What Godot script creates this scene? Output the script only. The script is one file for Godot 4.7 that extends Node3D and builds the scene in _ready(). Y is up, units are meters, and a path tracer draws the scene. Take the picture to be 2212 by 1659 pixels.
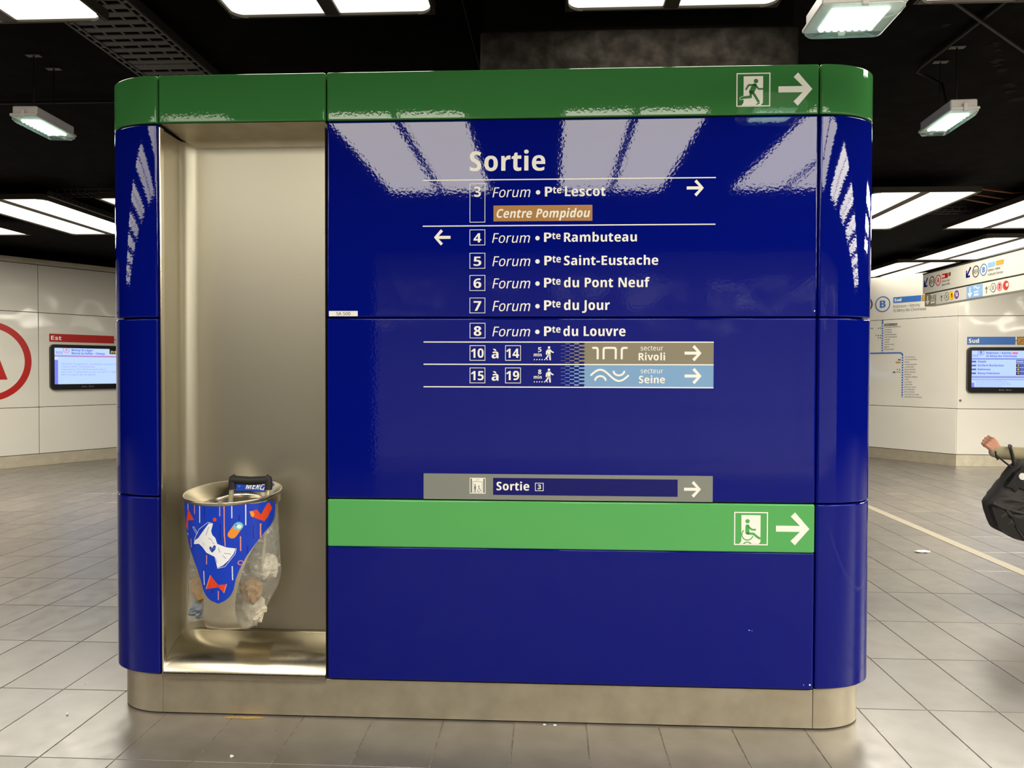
extends Node3D
# A blue and green way-out island in an underground station hall, seen across a tiled floor.

var M := {}
var used := {}
const CAM := Vector3(0.974, 1.536, 3.266)
# island levels and edges (metres): the front face lies in z = 0
const XL := -0.748
const XM := 0.0
const XR := 2.100
const LEVELS := [0.181, 0.763, 0.973, 1.763, 2.613, 2.824]
const BACK := -1.9

func _ready():
	# ---- camera
	var cam := Camera3D.new()
	cam.name = "camera"
	cam.keep_aspect = Camera3D.KEEP_HEIGHT
	cam.fov = 53.66
	cam.near = 0.05
	cam.far = 200.0
	add_child(cam)
	cam.position = CAM
	cam.rotation_order = EULER_ORDER_YXZ
	cam.rotation_degrees = Vector3(-1.0317, 2.8692, 0.1472)
	cam.current = true
	# ---- environment: an enclosed hall, no sky
	var we := WorldEnvironment.new()
	we.name = "environment"
	var env := Environment.new()
	env.background_mode = Environment.BG_COLOR
	env.background_color = Color(0, 0, 0)
	env.ambient_light_source = Environment.AMBIENT_SOURCE_DISABLED
	env.tonemap_mode = Environment.TONE_MAPPER_LINEAR
	env.tonemap_exposure = EXPOSURE
	env.sdfgi_enabled = true
	env.ssao_enabled = true
	env.ssil_enabled = true
	we.environment = env
	add_child(we)
	make_materials()
	build_ceiling_lights()
	build_shell()
	build_walls()
	build_floor()
	build_island()
	build_column()
	build_bin()
	build_bulkheads()
	build_ceiling_services()
	build_wall_things()
	build_hanging_sign()
	build_person()
	build_litter()

const EXPOSURE := 1.0
const PANEL_LIGHT := 3.7      # energy of the ceiling lights (per square metre)
const PANEL_GLOW := 1.4
const WARM := Color(1.0, 0.97, 0.905)

# ------------------------------------------------------------------ materials
func mat(key: String, c: Color, rough: float, metal := 0.0, spec := 0.5) -> StandardMaterial3D:
	var m := StandardMaterial3D.new()
	m.resource_name = key
	m.albedo_color = c
	m.roughness = rough
	m.metallic = metal
	m.metallic_specular = spec
	M[key] = m
	return m

func noise_tex(seed_: int, freq: float, octaves: int, lo: Color, hi: Color, size := 512) -> NoiseTexture2D:
	var n := FastNoiseLite.new()
	n.seed = seed_
	n.frequency = freq
	n.fractal_octaves = octaves
	n.noise_type = FastNoiseLite.TYPE_SIMPLEX_SMOOTH
	var t := NoiseTexture2D.new()
	t.width = size
	t.height = size
	t.seamless = true
	t.noise = n
	var g := Gradient.new()
	g.set_color(0, lo)
	g.set_color(1, hi)
	t.color_ramp = g
	return t

func normal_tex(seed_: int, freq: float, octaves: int, bump: float, size := 512) -> NoiseTexture2D:
	var n := FastNoiseLite.new()
	n.seed = seed_
	n.frequency = freq
	n.fractal_octaves = octaves
	n.noise_type = FastNoiseLite.TYPE_SIMPLEX_SMOOTH
	var t := NoiseTexture2D.new()
	t.width = size
	t.height = size
	t.seamless = true
	t.noise = n
	t.as_normal_map = true
	t.bump_strength = bump
	return t

func tri(m: StandardMaterial3D, scale_: float):
	m.uv1_triplanar = true
	m.uv1_world_triplanar = true
	m.uv1_scale = Vector3.ONE * scale_

func enamel(key: String, c: Color):
	var m := mat(key, c, 0.03, 0.0, 0.46)
	m.normal_enabled = true
	m.normal_texture = M["orange_peel"]
	m.normal_scale = 0.07
	tri(m, 2.2)
	return m

func make_materials():
	M["orange_peel"] = normal_tex(3, 0.05, 2, 1.0, 512)
	M["waves"] = normal_tex(8, 0.006, 2, 6.0, 512)
	enamel("blue", Color8(4, 17, 124))
	enamel("green", Color8(60, 124, 66))
	enamel("light_green", Color8(90, 174, 98))
	mat("groove", Color8(10, 10, 14), 0.7)
	mat("white_vinyl", Color8(246, 245, 238), 0.35, 0.0, 0.4)
	mat("brown_vinyl", Color8(172, 122, 60), 0.35, 0.0, 0.4)
	mat("grey_vinyl", Color8(140, 133, 115), 0.35, 0.0, 0.4)
	mat("sky_vinyl", Color8(128, 168, 212), 0.35, 0.0, 0.4)
	mat("lift_grey", Color8(134, 138, 132), 0.35, 0.0, 0.4)
	mat("blue_vinyl", Color8(6, 12, 105), 0.3, 0.0, 0.5)
	mat("green_vinyl", Color8(60, 124, 66), 0.3, 0.0, 0.4)
	mat("wheel_green", Color8(90, 174, 98), 0.3, 0.0, 0.4)
	mat("dark_print", Color8(70, 68, 60), 0.5)
	var st := mat("steel", Color8(194, 189, 173), 0.42, 1.0)
	st.normal_enabled = true
	st.normal_texture = normal_tex(21, 0.012, 3, 1.2, 512)
	st.normal_scale = 0.03
	tri(st, 1.3)
	var sp := mat("steel_worn", Color8(240, 232, 212), 0.46, 1.0)
	sp.albedo_texture = noise_tex(6, 0.01, 5, Color(0.9, 0.89, 0.87), Color(1, 1, 1))
	sp.normal_enabled = true
	sp.normal_texture = st.normal_texture
	sp.normal_scale = 0.05
	tri(sp, 1.1)
	var rs := mat("steel_ramp", Color8(214, 206, 186), 0.19, 1.0)
	rs.normal_enabled = true
	rs.normal_texture = st.normal_texture
	rs.normal_scale = 0.03
	tri(rs, 1.3)
	mat("steel_bright", Color8(214, 206, 190), 0.2, 1.0)
	var w := mat("white_enamel", Color8(222, 219, 210), 0.07, 0.0, 0.6)
	w.normal_enabled = true
	w.normal_texture = M["waves"]
	w.normal_scale = 0.35
	tri(w, 0.35)
	mat("wall_core", Color8(40, 38, 34), 0.9)
	var ce := mat("black_ceiling", Color8(22, 20, 17), 0.9, 0.0, 0.2)
	ce.albedo_texture = noise_tex(12, 0.02, 5, Color(0.35, 0.34, 0.32), Color(1, 1, 1))
	tri(ce, 0.4)
	var co := mat("concrete", Color8(50, 47, 43), 0.95, 0.0, 0.2)
	co.albedo_texture = noise_tex(14, 0.012, 6, Color(0.5, 0.49, 0.47), Color(1, 1, 1))
	co.heightmap_enabled = false
	co.normal_enabled = true
	co.normal_texture = normal_tex(15, 0.03, 5, 3.0, 512)
	tri(co, 1.6)
	mat("black_paint", Color8(20, 19, 18), 0.8, 0.0, 0.2)
	mat("fixture_frame", Color8(72, 66, 58), 0.55)
	var dg := mat("diffuser", Color8(240, 238, 230), 0.6, 0.0, 0.1)
	dg.emission_enabled = true
	dg.emission = WARM
	dg.emission_energy_multiplier = PANEL_GLOW
	var grout := mat("grout", Color8(166, 159, 148), 0.9)
	grout.albedo_texture = noise_tex(31, 0.05, 4, Color(0.55, 0.54, 0.52), Color(1, 1, 1))
	tri(grout, 0.9)
	for i in 3:
		var t := mat("tile%d" % i, [Color8(114, 109, 102), Color8(109, 104, 98), Color8(118, 112, 105)][i], 0.36, 0.0, 0.8)
		t.albedo_texture = noise_tex(40 + i, 0.012, 6, Color(0.86, 0.85, 0.84), Color(1, 1, 1))
		t.roughness_texture = noise_tex(44, 0.02, 4, Color(0.75, 0.75, 0.75), Color(1, 1, 1))
		tri(t, 0.7)
	var tf := mat("tile_field", Color8(116, 110, 103), 0.36, 0.0, 0.8)
	tf.albedo_texture = M["tile0"].albedo_texture
	tf.vertex_color_use_as_albedo = true
	tri(tf, 0.7)
	mat("strip", Color8(158, 150, 132), 0.4, 0.0, 0.5)
	mat("galvanised", Color8(86, 84, 80), 0.5, 0.7)
	mat("dark_metal", Color8(34, 32, 30), 0.6, 0.3)
	mat("housing", Color8(214, 210, 206), 0.4)
	mat("cable_orange", Color8(120, 64, 30), 0.6)
	mat("cable_black", Color8(24, 22, 20), 0.6)
	var lens := mat("lens", Color(0.85, 0.95, 0.92, 0.22), 0.08, 0.0, 0.5)
	lens.transparency = BaseMaterial3D.TRANSPARENCY_ALPHA
	var led := mat("led", Color8(235, 250, 240), 0.5)
	led.emission_enabled = true
	led.emission = Color(0.86, 1.0, 0.92)
	led.emission_energy_multiplier = 3.0
	mat("bezel", Color8(10, 10, 12), 0.25, 0.0, 0.5)
	var sc := mat("screen", Color8(10, 10, 14), 0.2)
	sc.emission_enabled = true
	sc.emission = Color8(182, 208, 250)
	sc.emission_energy_multiplier = 1.15
	for e in [["screen_violet", Color8(128, 130, 245)], ["screen_navy", Color8(76, 76, 215)], ["screen_red", Color8(235, 110, 165)], ["screen_slate", Color8(88, 98, 180)], ["screen_yellow", Color8(235, 225, 110)], ["screen_pale", Color8(206, 236, 252)], ["screen_lilac", Color8(150, 158, 232)]]:
		var s := mat(e[0], Color8(8, 8, 10), 0.3)
		s.emission_enabled = true
		s.emission = e[1]
		s.emission_energy_multiplier = 1.0
	mat("sign_white", Color8(200, 198, 188), 0.5, 0.0, 0.3)
	mat("red_vinyl", Color8(178, 24, 18), 0.25, 0.0, 0.5)
	mat("line_blue", Color8(56, 106, 182), 0.3, 0.0, 0.5)
	mat("line_black", Color8(24, 24, 28), 0.4)
	mat("text_grey", Color8(96, 96, 98), 0.4)
	mat("tan_vinyl", Color8(190, 146, 62), 0.3)
	mat("tan_frame", Color8(112, 86, 50), 0.3)
	mat("yellow_vinyl", Color8(248, 196, 24), 0.3)
	mat("purple_vinyl", Color8(98, 56, 140), 0.3)
	mat("pink_vinyl", Color8(228, 132, 138), 0.3)
	mat("brick_vinyl", Color8(176, 62, 46), 0.3)
	mat("skin", Color8(222, 160, 132), 0.55)
	mat("beige_cloth", Color8(186, 176, 140), 0.85)
	mat("dark_cloth", Color8(34, 32, 34), 0.9)
	mat("hair", Color8(40, 28, 20), 0.6)
	mat("shoe_leather", Color8(26, 24, 24), 0.5)
	mat("bag_grey", Color8(58, 54, 52), 0.75)
	mat("bag_black", Color8(12, 11, 12), 0.6)
	mat("grip", Color8(34, 33, 34), 0.6)
	mat("tube_alu", Color8(206, 200, 172), 0.4, 0.6)
	var film := mat("bag_film", Color(0.93, 0.94, 0.92, 0.2), 0.12, 0.0, 0.7)
	film.transparency = BaseMaterial3D.TRANSPARENCY_ALPHA
	film.cull_mode = BaseMaterial3D.CULL_DISABLED
	film.normal_enabled = true
	film.normal_texture = normal_tex(61, 0.03, 3, 10.0, 256)
	tri(film, 3.0)
	mat("kraft", Color8(176, 138, 84), 0.85)
	mat("tissue", Color8(222, 214, 194), 0.9)
	mat("blue_grey_litter", Color8(132, 142, 156), 0.8)
	mat("paper_white", Color8(236, 236, 232), 0.8)
	mat("stain", Color8(168, 138, 86), 0.8)

# ------------------------------------------------------------------ scene helpers
func uname(n: String) -> String:
	if not used.has(n):
		used[n] = 0
		return n
	used[n] += 1
	return "%s_%03d" % [n, used[n]]

func thing(n: String, label: String, category: String, at := Vector3.ZERO, turn := 0.0, group := "") -> Node3D:
	var o := Node3D.new()
	o.name = uname(n)
	add_child(o)
	o.position = at
	o.rotation.y = turn
	tag(o, label, category, group)
	return o

func tag(o: Node, label: String, category: String, group := ""):
	o.set_meta("label", label)
	o.set_meta("category", category)
	if group != "":
		o.set_meta("group", group)

func copy_of(o: Node3D, label: String, group := "") -> Node3D:
	var c: Node3D = o.duplicate()
	c.name = uname(String(o.name).rstrip("0123456789").rstrip("_"))
	add_child(c)
	c.set_meta("label", label)
	if group != "":
		c.set_meta("group", group)
	return c

func structure(n: String) -> Node3D:
	var o := Node3D.new()
	o.name = n
	o.set_meta("kind", "structure")
	add_child(o)
	return o

func S() -> SurfaceTool:
	var st := SurfaceTool.new()
	st.begin(Mesh.PRIMITIVE_TRIANGLES)
	return st

func put(st, m, n: String, parent: Node = self, xf := Transform3D.IDENTITY) -> MeshInstance3D:
	var o := MeshInstance3D.new()
	o.mesh = st.commit() if st is SurfaceTool else st
	o.name = n if parent != self else uname(n)
	o.material_override = M[m] if m is String else m
	o.transform = xf
	parent.add_child(o, true)
	return o

# one triangle whose front looks along n
func t3(st: SurfaceTool, a: Vector3, b: Vector3, c: Vector3, n: Vector3, na = null, nb = null, nc = null):
	var flip := (b - a).cross(c - a).dot(n) > 0.0   # Godot fronts run clockwise
	var vs := [a, c, b] if flip else [a, b, c]
	var ns := [na, nc, nb] if flip else [na, nb, nc]
	for i in 3:
		st.set_normal(ns[i] if ns[i] != null else n)
		st.add_vertex(vs[i])

func q4(st: SurfaceTool, a: Vector3, b: Vector3, c: Vector3, d: Vector3, n: Vector3):
	t3(st, a, b, c, n)
	t3(st, a, c, d, n)

# box with chamfered edges
func rbox(st: SurfaceTool, lo: Vector3, hi: Vector3, r := 0.004, xf := Transform3D.IDENTITY):
	var c := (lo + hi) * 0.5
	var h := (hi - lo) * 0.5
	r = minf(r, minf(h.x, minf(h.y, h.z)) * 0.9)
	var P := func(sx: int, sy: int, sz: int, ax: int) -> Vector3:
		var v := Vector3(sx * h.x, sy * h.y, sz * h.z)
		for k in 3:
			if k != ax:
				v[k] -= signf(v[k]) * r
		return xf * (c + v)
	for ax in 3:
		var u := (ax + 1) % 3
		var w := (ax + 2) % 3
		for s in [-1, 1]:
			var n := Vector3.ZERO
			n[ax] = s
			var pts := []
			for e in [[-1, -1], [1, -1], [1, 1], [-1, 1]]:
				var sg := Vector3i.ZERO
				sg[ax] = s
				sg[u] = e[0]
				sg[w] = e[1]
				pts.append(P.call(sg.x, sg.y, sg.z, ax))
			q4(st, pts[0], pts[1], pts[2], pts[3], xf.basis * n)
		# the four edges along axis ax
		for e in [[-1, -1], [1, -1], [1, 1], [-1, 1]]:
			var n2 := Vector3.ZERO
			n2[u] = e[0]
			n2[w] = e[1]
			var sa := Vector3i.ZERO
			sa[u] = e[0]
			sa[w] = e[1]
			var sb := sa
			sa[ax] = -1
			sb[ax] = 1
			q4(st, P.call(sa.x, sa.y, sa.z, u), P.call(sb.x, sb.y, sb.z, u), P.call(sb.x, sb.y, sb.z, w), P.call(sa.x, sa.y, sa.z, w), xf.basis * n2.normalized())
	for sx in [-1, 1]:
		for sy in [-1, 1]:
			for sz in [-1, 1]:
				t3(st, P.call(sx, sy, sz, 0), P.call(sx, sy, sz, 1), P.call(sx, sy, sz, 2), xf.basis * Vector3(sx, sy, sz).normalized())

func box(n: String, lo: Vector3, hi: Vector3, m, parent: Node = self, r := 0.004) -> MeshInstance3D:
	var st := S()
	rbox(st, lo, hi, r)
	return put(st, m, n, parent)

# flat polygon (x, y) with thickness from z0 to z1; front looks along +z
func prism(st: SurfaceTool, poly: PackedVector2Array, z0: float, z1: float, xf := Transform3D.IDENTITY):
	var idx := Geometry2D.triangulate_polygon(poly)
	for i in range(0, idx.size(), 3):
		var a := poly[idx[i]]
		var b := poly[idx[i + 1]]
		var c := poly[idx[i + 2]]
		t3(st, xf * Vector3(a.x, a.y, z1), xf * Vector3(b.x, b.y, z1), xf * Vector3(c.x, c.y, z1), xf.basis.z.normalized())
		t3(st, xf * Vector3(a.x, a.y, z0), xf * Vector3(b.x, b.y, z0), xf * Vector3(c.x, c.y, z0), -xf.basis.z.normalized())
	var cw := Geometry2D.is_polygon_clockwise(poly)
	for i in poly.size():
		var a := poly[i]
		var b := poly[(i + 1) % poly.size()]
		var e := (b - a).normalized()
		var n := Vector3(-e.y, e.x, 0) if cw else Vector3(e.y, -e.x, 0)
		q4(st, xf * Vector3(a.x, a.y, z0), xf * Vector3(b.x, b.y, z0), xf * Vector3(b.x, b.y, z1), xf * Vector3(a.x, a.y, z1), (xf.basis * n).normalized())

func rect_poly(x0: float, y0: float, x1: float, y1: float) -> PackedVector2Array:
	return PackedVector2Array([Vector2(x0, y0), Vector2(x1, y0), Vector2(x1, y1), Vector2(x0, y1)])

func round_rect(x0: float, y0: float, x1: float, y1: float, r: float, seg := 6) -> PackedVector2Array:
	var p := PackedVector2Array()
	for k in 4:
		var c := [Vector2(x1 - r, y1 - r), Vector2(x0 + r, y1 - r), Vector2(x0 + r, y0 + r), Vector2(x1 - r, y0 + r)][k] as Vector2
		for i in seg + 1:
			p.append(c + Vector2.from_angle(PI / 2 * (k + float(i) / seg)) * r)
	return p

func disc_poly(c: Vector2, r: float, seg := 24) -> PackedVector2Array:
	var p := PackedVector2Array()
	for i in seg:
		p.append(c + Vector2.from_angle(TAU * i / seg) * r)
	return p

# a ring or frame between two outlines with the same number of points
func band(st: SurfaceTool, outer: PackedVector2Array, inner: PackedVector2Array, z0: float, z1: float):
	for i in outer.size():
		var j := (i + 1) % outer.size()
		prism(st, PackedVector2Array([outer[i], outer[j], inner[j], inner[i]]), z0, z1)

func frame_rect(st: SurfaceTool, x0: float, y0: float, x1: float, y1: float, w: float, z0: float, z1: float):
	band(st, rect_poly(x0, y0, x1, y1), rect_poly(x0 + w, y0 + w, x1 - w, y1 - w), z0, z1)

func stroke(st: SurfaceTool, pts: Array, w: float, z0: float, z1: float, round_end := true):
	for p in outline_of(pts, w, round_end):
		prism(st, p, z0, z1)

# outline of a thick line; worked out at a large scale so that the round ends stay round
func outline_of(pts: Array, w: float, round_end: bool) -> Array:
	var line := PackedVector2Array()
	for p in pts:
		line.append(p * 2000.0)
	var out := []
	for p in Geometry2D.offset_polyline(line, w * 1000.0, Geometry2D.JOIN_ROUND, Geometry2D.END_ROUND if round_end else Geometry2D.END_BUTT):
		if Geometry2D.is_polygon_clockwise(p):
			continue
		var q := PackedVector2Array()
		for v in p:
			q.append(v / 2000.0)
		out.append(q)
	return out

func tube(st: SurfaceTool, pts: Array, r, seg := 10, caps := true):
	var rings := []
	var up := Vector3(0.13, 0.97, 0.21).normalized()
	for i in pts.size():
		var d: Vector3 = (pts[mini(i + 1, pts.size() - 1)] - pts[maxi(i - 1, 0)]).normalized()
		if absf(d.dot(up)) > 0.95:
			up = Vector3(1, 0.1, 0.2).normalized()
		var a := d.cross(up).normalized()
		var b := d.cross(a).normalized()
		var rr: float = r[i] if r is Array else r
		var ring := []
		for k in seg:
			var t := TAU * k / seg
			var n := a * cos(t) + b * sin(t)
			ring.append([pts[i] + n * rr, n])
		rings.append(ring)
	for i in rings.size() - 1:
		for k in seg:
			var l := (k + 1) % seg
			var a0 = rings[i][k]
			var a1 = rings[i][l]
			var b0 = rings[i + 1][k]
			var b1 = rings[i + 1][l]
			t3(st, a0[0], a1[0], b1[0], a0[1], a0[1], a1[1], b1[1])
			t3(st, a0[0], b1[0], b0[0], a0[1], a0[1], b1[1], b0[1])
	if caps:
		for e in [0, rings.size() - 1]:
			var d2: Vector3 = (pts[0] - pts[1]).normalized() if e == 0 else (pts[-1] - pts[-2]).normalized()
			for k in range(1, seg - 1):
				t3(st, rings[e][0][0], rings[e][k][0], rings[e][k + 1][0], d2)

# grid of points to a smooth sheet; out is a point the fronts look away from (or toward when inward)
func sheet(st: SurfaceTool, g: Array, closed := false, flip := false):
	var nr := g.size()
	var nc: int = g[0].size()
	var nn := []
	for i in nr:
		var row := []
		for j in nc:
			var jl := (j - 1 + nc) % nc if closed else maxi(j - 1, 0)
			var jr := (j + 1) % nc if closed else mini(j + 1, nc - 1)
			var du: Vector3 = g[i][jr] - g[i][jl]
			var dv: Vector3 = g[mini(i + 1, nr - 1)][j] - g[maxi(i - 1, 0)][j]
			var n := du.cross(dv).normalized()
			row.append(-n if flip else n)
		nn.append(row)
	for i in nr - 1:
		for j in (nc if closed else nc - 1):
			var k := (j + 1) % nc
			var fn: Vector3 = (nn[i][j] + nn[i + 1][k]).normalized()
			t3(st, g[i][j], g[i][k], g[i + 1][k], fn, nn[i][j], nn[i][k], nn[i + 1][k])
			t3(st, g[i][j], g[i + 1][k], g[i + 1][j], fn, nn[i][j], nn[i + 1][k], nn[i + 1][j])

func lathe(st: SurfaceTool, prof: Array, seg: int, xf := Transform3D.IDENTITY, flip := false):
	var g := []
	for p in prof:
		var row := []
		for k in seg:
			var t := TAU * k / seg
			row.append(xf * Vector3(p.x * cos(t), p.y, p.x * sin(t)))
		g.append(row)
	sheet(st, g, true, flip)

# ------------------------------------------------------------------ lettering
var fonts := {}
func font(bold: bool) -> SystemFont:
	if not fonts.has(bold):
		var f := SystemFont.new()
		f.font_names = PackedStringArray(["Droid Sans"])
		f.font_weight = 700 if bold else 400
		fonts[bold] = f
	return fonts[bold]

var capcache := {}
func raw_text(s: String, bold: bool) -> ArrayMesh:
	var t := TextMesh.new()
	t.font = font(bold)
	t.text = s
	t.font_size = 64
	t.pixel_size = 0.01
	t.depth = 0.05
	t.curve_step = 2.0
	var am := ArrayMesh.new()
	am.add_surface_from_arrays(Mesh.PRIMITIVE_TRIANGLES, t.get_mesh_arrays())
	return am

# style: b bold, i italic, j bold italic, n regular; the ink runs from x0 to x1 on the base line, capitals are cap high (whole = the ink's own height is cap)
func letter(parent: Node, s: String, style: String, x0: float, x1: float, base: float, cap: float, z: float, m, n := "lettering", whole := false) -> MeshInstance3D:
	var bold := style == "b" or style == "j"
	if not capcache.has(bold):
		capcache[bold] = raw_text("H", bold).get_aabb()
	var ref: AABB = capcache[bold]
	var src := raw_text(s, bold)
	var bb := src.get_aabb()
	var hgt := bb.end.y - ref.position.y if whole else ref.size.y
	var sy := cap / hgt
	var slant := 0.2 if style == "i" or style == "j" else 0.0
	var width := bb.size.x * 1.0
	var sx := (x1 - x0 - slant * cap * 0.8) / width if x1 > x0 else sy * 0.95
	if slant == 0.0 and x1 > x0:
		sx = (x1 - x0) / width
	var arr := src.surface_get_arrays(0)
	var vs: PackedVector3Array = arr[Mesh.ARRAY_VERTEX]
	var zmid := bb.position.z
	for i in vs.size():
		var v := vs[i]
		var y := (v.y - ref.position.y) * sy
		vs[i] = Vector3(x0 + (v.x - bb.position.x) * sx + slant * y, base + y, z + (0.0008 if v.z > zmid + 0.02 else 0.0))
	arr[Mesh.ARRAY_VERTEX] = vs
	arr[Mesh.ARRAY_TANGENT] = null
	var am := ArrayMesh.new()
	am.add_surface_from_arrays(Mesh.PRIMITIVE_TRIANGLES, arr)
	return put(am, m, n, parent)

func arrow_poly(x0: float, y0: float, x1: float, y1: float, th: float, left := false) -> PackedVector2Array:
	# thick arrow with two slanted barbs, pointing right
	var cy := (y0 + y1) * 0.5
	var h := (y1 - y0) * 0.5
	var d := th * 0.7071
	var bx := x1 - h - 0.0 + d * 0.0
	var p := [Vector2(x0, cy - th * 0.5), Vector2(x1 - th * 1.55, cy - th * 0.5), Vector2(bx - d * 0.45, y0 + d), Vector2(bx + d * 0.55, y0), Vector2(x1, cy), Vector2(bx + d * 0.55, y1), Vector2(bx - d * 0.45, y1 - d), Vector2(x1 - th * 1.55, cy + th * 0.5), Vector2(x0, cy + th * 0.5)]
	var out := PackedVector2Array()
	for v in p:
		out.append(Vector2(x0 + x1 - v.x, v.y) if left else v)
	return out

func plate(parent: Node, poly: PackedVector2Array, z0: float, z1: float, m, n: String) -> MeshInstance3D:
	var st := S()
	prism(st, poly, z0, z1)
	return put(st, m, n, parent)

# ------------------------------------------------------------------ ceiling lights
var fixture_mesh := {}
func fixture(x0: float, x1: float, z0: float, z1: float, label: String, group := "", share := 1.0):
	var h := 3.276
	var w := x1 - x0
	var l := z1 - z0
	var o := thing("ceiling_light", label, "ceiling light", Vector3(x0, h, z0), 0.0, group)
	var key := "%.2f_%.2f" % [w, l]
	if not fixture_mesh.has(key):
		var st := S()
		var e := 0.014
		rbox(st, Vector3(0, -0.006, 0), Vector3(e, 0.05, l), 0.003)
		rbox(st, Vector3(w - e, -0.006, 0), Vector3(w, 0.05, l), 0.003)
		rbox(st, Vector3(e, -0.006, 0), Vector3(w - e, 0.05, e), 0.003)
		rbox(st, Vector3(e, -0.006, l - e), Vector3(w - e, 0.05, l), 0.003)
		rbox(st, Vector3(w * 0.5 - 0.036, -0.004, e), Vector3(w * 0.5 + 0.036, 0.048, l - e), 0.003)
		rbox(st, Vector3(e, 0.035, e), Vector3(w - e, 0.05, l - e), 0.003)
		# rounded corner gussets
		for c in [[e, e, 1, 1], [w - e, e, -1, 1], [e, l - e, 1, -1], [w - e, l - e, -1, -1]]:
			var p := PackedVector2Array([Vector2(c[0], c[1])])
			for i in 7:
				var a := PI / 2 * i / 6.0
				p.append(Vector2(c[0] + c[2] * 0.07 * (1 - sin(a)), c[1] + c[3] * 0.07 * (1 - cos(a))))
			prism(st, p, 0.0, 0.02, Transform3D(Basis(Vector3(1, 0, 0), Vector3(0, 0, 1), Vector3(0, -1, 0)), Vector3(0, 0.012, 0)))
		var d := S()
		rbox(d, Vector3(e + 0.001, 0.006, e + 0.001), Vector3(w * 0.5 - 0.037, 0.03, l - e - 0.001), 0.003)
		fixture_mesh[key] = [st.commit(), d.commit()]
	put(fixture_mesh[key][0], "fixture_frame", "frame", o)
	put(fixture_mesh[key][1], "diffuser", "diffuser", o)
	put(fixture_mesh[key][1], "diffuser", "diffuser", o, Transform3D(Basis(), Vector3(w * 0.5 + 0.022, 0, 0)))
	for s in 2:
		var a := AreaLight3D.new()
		a.name = "lamp"
		a.area_size = Vector2(w * 0.5 - 0.05, l - 0.03)
		a.area_normalize_energy = false
		a.light_energy = PANEL_LIGHT * share
		a.light_color = WARM
		a.area_range = 40.0
		a.area_attenuation = 2.0
		a.shadow_enabled = true
		o.add_child(a, true)
		a.position = Vector3(w * (0.25 if s == 0 else 0.75), -0.008, l * 0.5)
		a.rotation_degrees = Vector3(-90, 0, 0)

func build_ceiling_lights():
	var near := {-2: "white ceiling light cut off by the upper left corner, beside the slotted cable tray", -1: "white twin ceiling light above the steel litter niche, left of the concrete column", 0: "white twin ceiling light above the concrete column, left of the nearest bulkhead lamp", 1: "white ceiling light just entering the upper right corner, right of the nearest bulkhead lamp"}
	for k in near:
		fixture(1.04 + 1.64 * k, 2.05 + 1.64 * k, -0.45, -0.02, near[k], "", 0.5 if k == -2 else 1.0)
	var rank := ["highest", "second highest", "third", "fourth", "fifth", "sixth", "lowest"]
	var flat := {-2: "ceiling light mirrored as a pale patch in the green header above the steel niche", -1: "ceiling light mirrored left of the word Sortie in the upper blue panel", 0: "ceiling light mirrored right of the word Sortie in the upper blue panel", 1: "twin ceiling light mirrored at the upper right end of the upper blue panel"}
	for k in range(-9, 9):
		var lb: String = flat[k] if flat.has(k) else "ceiling light mirrored %s in the chain down the rounded %s corner" % [rank[-3 - k] if k < 0 else rank[k - 2], "left" if k < 0 else "right"]
		fixture(1.04 + 1.64 * k, 2.05 + 1.64 * k, 1.83, 4.13, lb, "ceiling lights mirrored in the blue panels", 0.4 if k < -1 else (0.78 if k < 2 else 1.5))
	fixture(-6.77, -5.76, -6.3, -4.25, "leftmost far ceiling light, a white wedge at the left edge above the red ring", "", 1.35)
	fixture(-5.2, -4.19, -6.3, -4.25, "far left ceiling light showing both bright panes, above the red sign and screen", "", 1.35)
	fixture(-3.65, -2.63, -6.3, -4.25, "far left ceiling light mostly hidden behind the blue rounded corner, above the wide lit one", "", 1.35)
	fixture(4.1, 5.13, -6.3, -4.3, "far right ceiling light touching the right rounded corner, nearest of the row beside it", "", 1.5)
	for k in 3:
		fixture(6.2 + 1.64 * k, 7.21 + 1.64 * k, -3.4, -1.35, "%s of three ceiling lights mirrored as slivers at the outer right blue corner" % ["nearest", "middle", "farthest"][k], "ceiling lights mirrored low in the right corner", 3.2)
	fixture(5.75, 6.77, -6.3, -4.3, "far right ceiling light cut by the right edge, above the hanging direction sign", "", 1.8)
	fixture(6.62, 7.6, -8.95, -6.9, "far right ceiling light, third in depth, low over the hanging sign", "", 0.5)
	fixture(6.5, 7.48, -11.15, -9.15, "farthest right ceiling light, just above the wall with the B ring", "", 0.3)

# ------------------------------------------------------------------ room shell
func build_shell():
	var st := S()
	rbox(st, Vector3(-16.2, 3.43, -14.2), Vector3(18.2, 3.6, 14.2), 0.01)
	var c := put(st, "black_ceiling", "ceiling")
	c.set_meta("kind", "structure")
	for w in [["wall_back", Vector3(-16.2, -0.02, -14.2), Vector3(18.2, 3.43, -14.0)], ["wall_front", Vector3(-16.2, -0.02, 14.0), Vector3(18.2, 3.43, 14.2)], ["wall_west", Vector3(-16.2, -0.02, -14.0), Vector3(-16.0, 3.43, 14.0)], ["wall_east", Vector3(18.0, -0.02, -14.0), Vector3(18.2, 3.43, 14.0)]]:
		var b := box(w[0], w[1], w[2], "black_paint", self, 0.01)
		b.set_meta("kind", "structure")

# frame of a wall: x along it, y up, z toward the room
func wall_frame(at: Vector3, dir: Vector3) -> Transform3D:
	var d := dir.normalized()
	return Transform3D(Basis(d, Vector3.UP, d.cross(Vector3.UP)), at)

var WL: Transform3D
var W1: Transform3D
var W2: Transform3D

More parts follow.
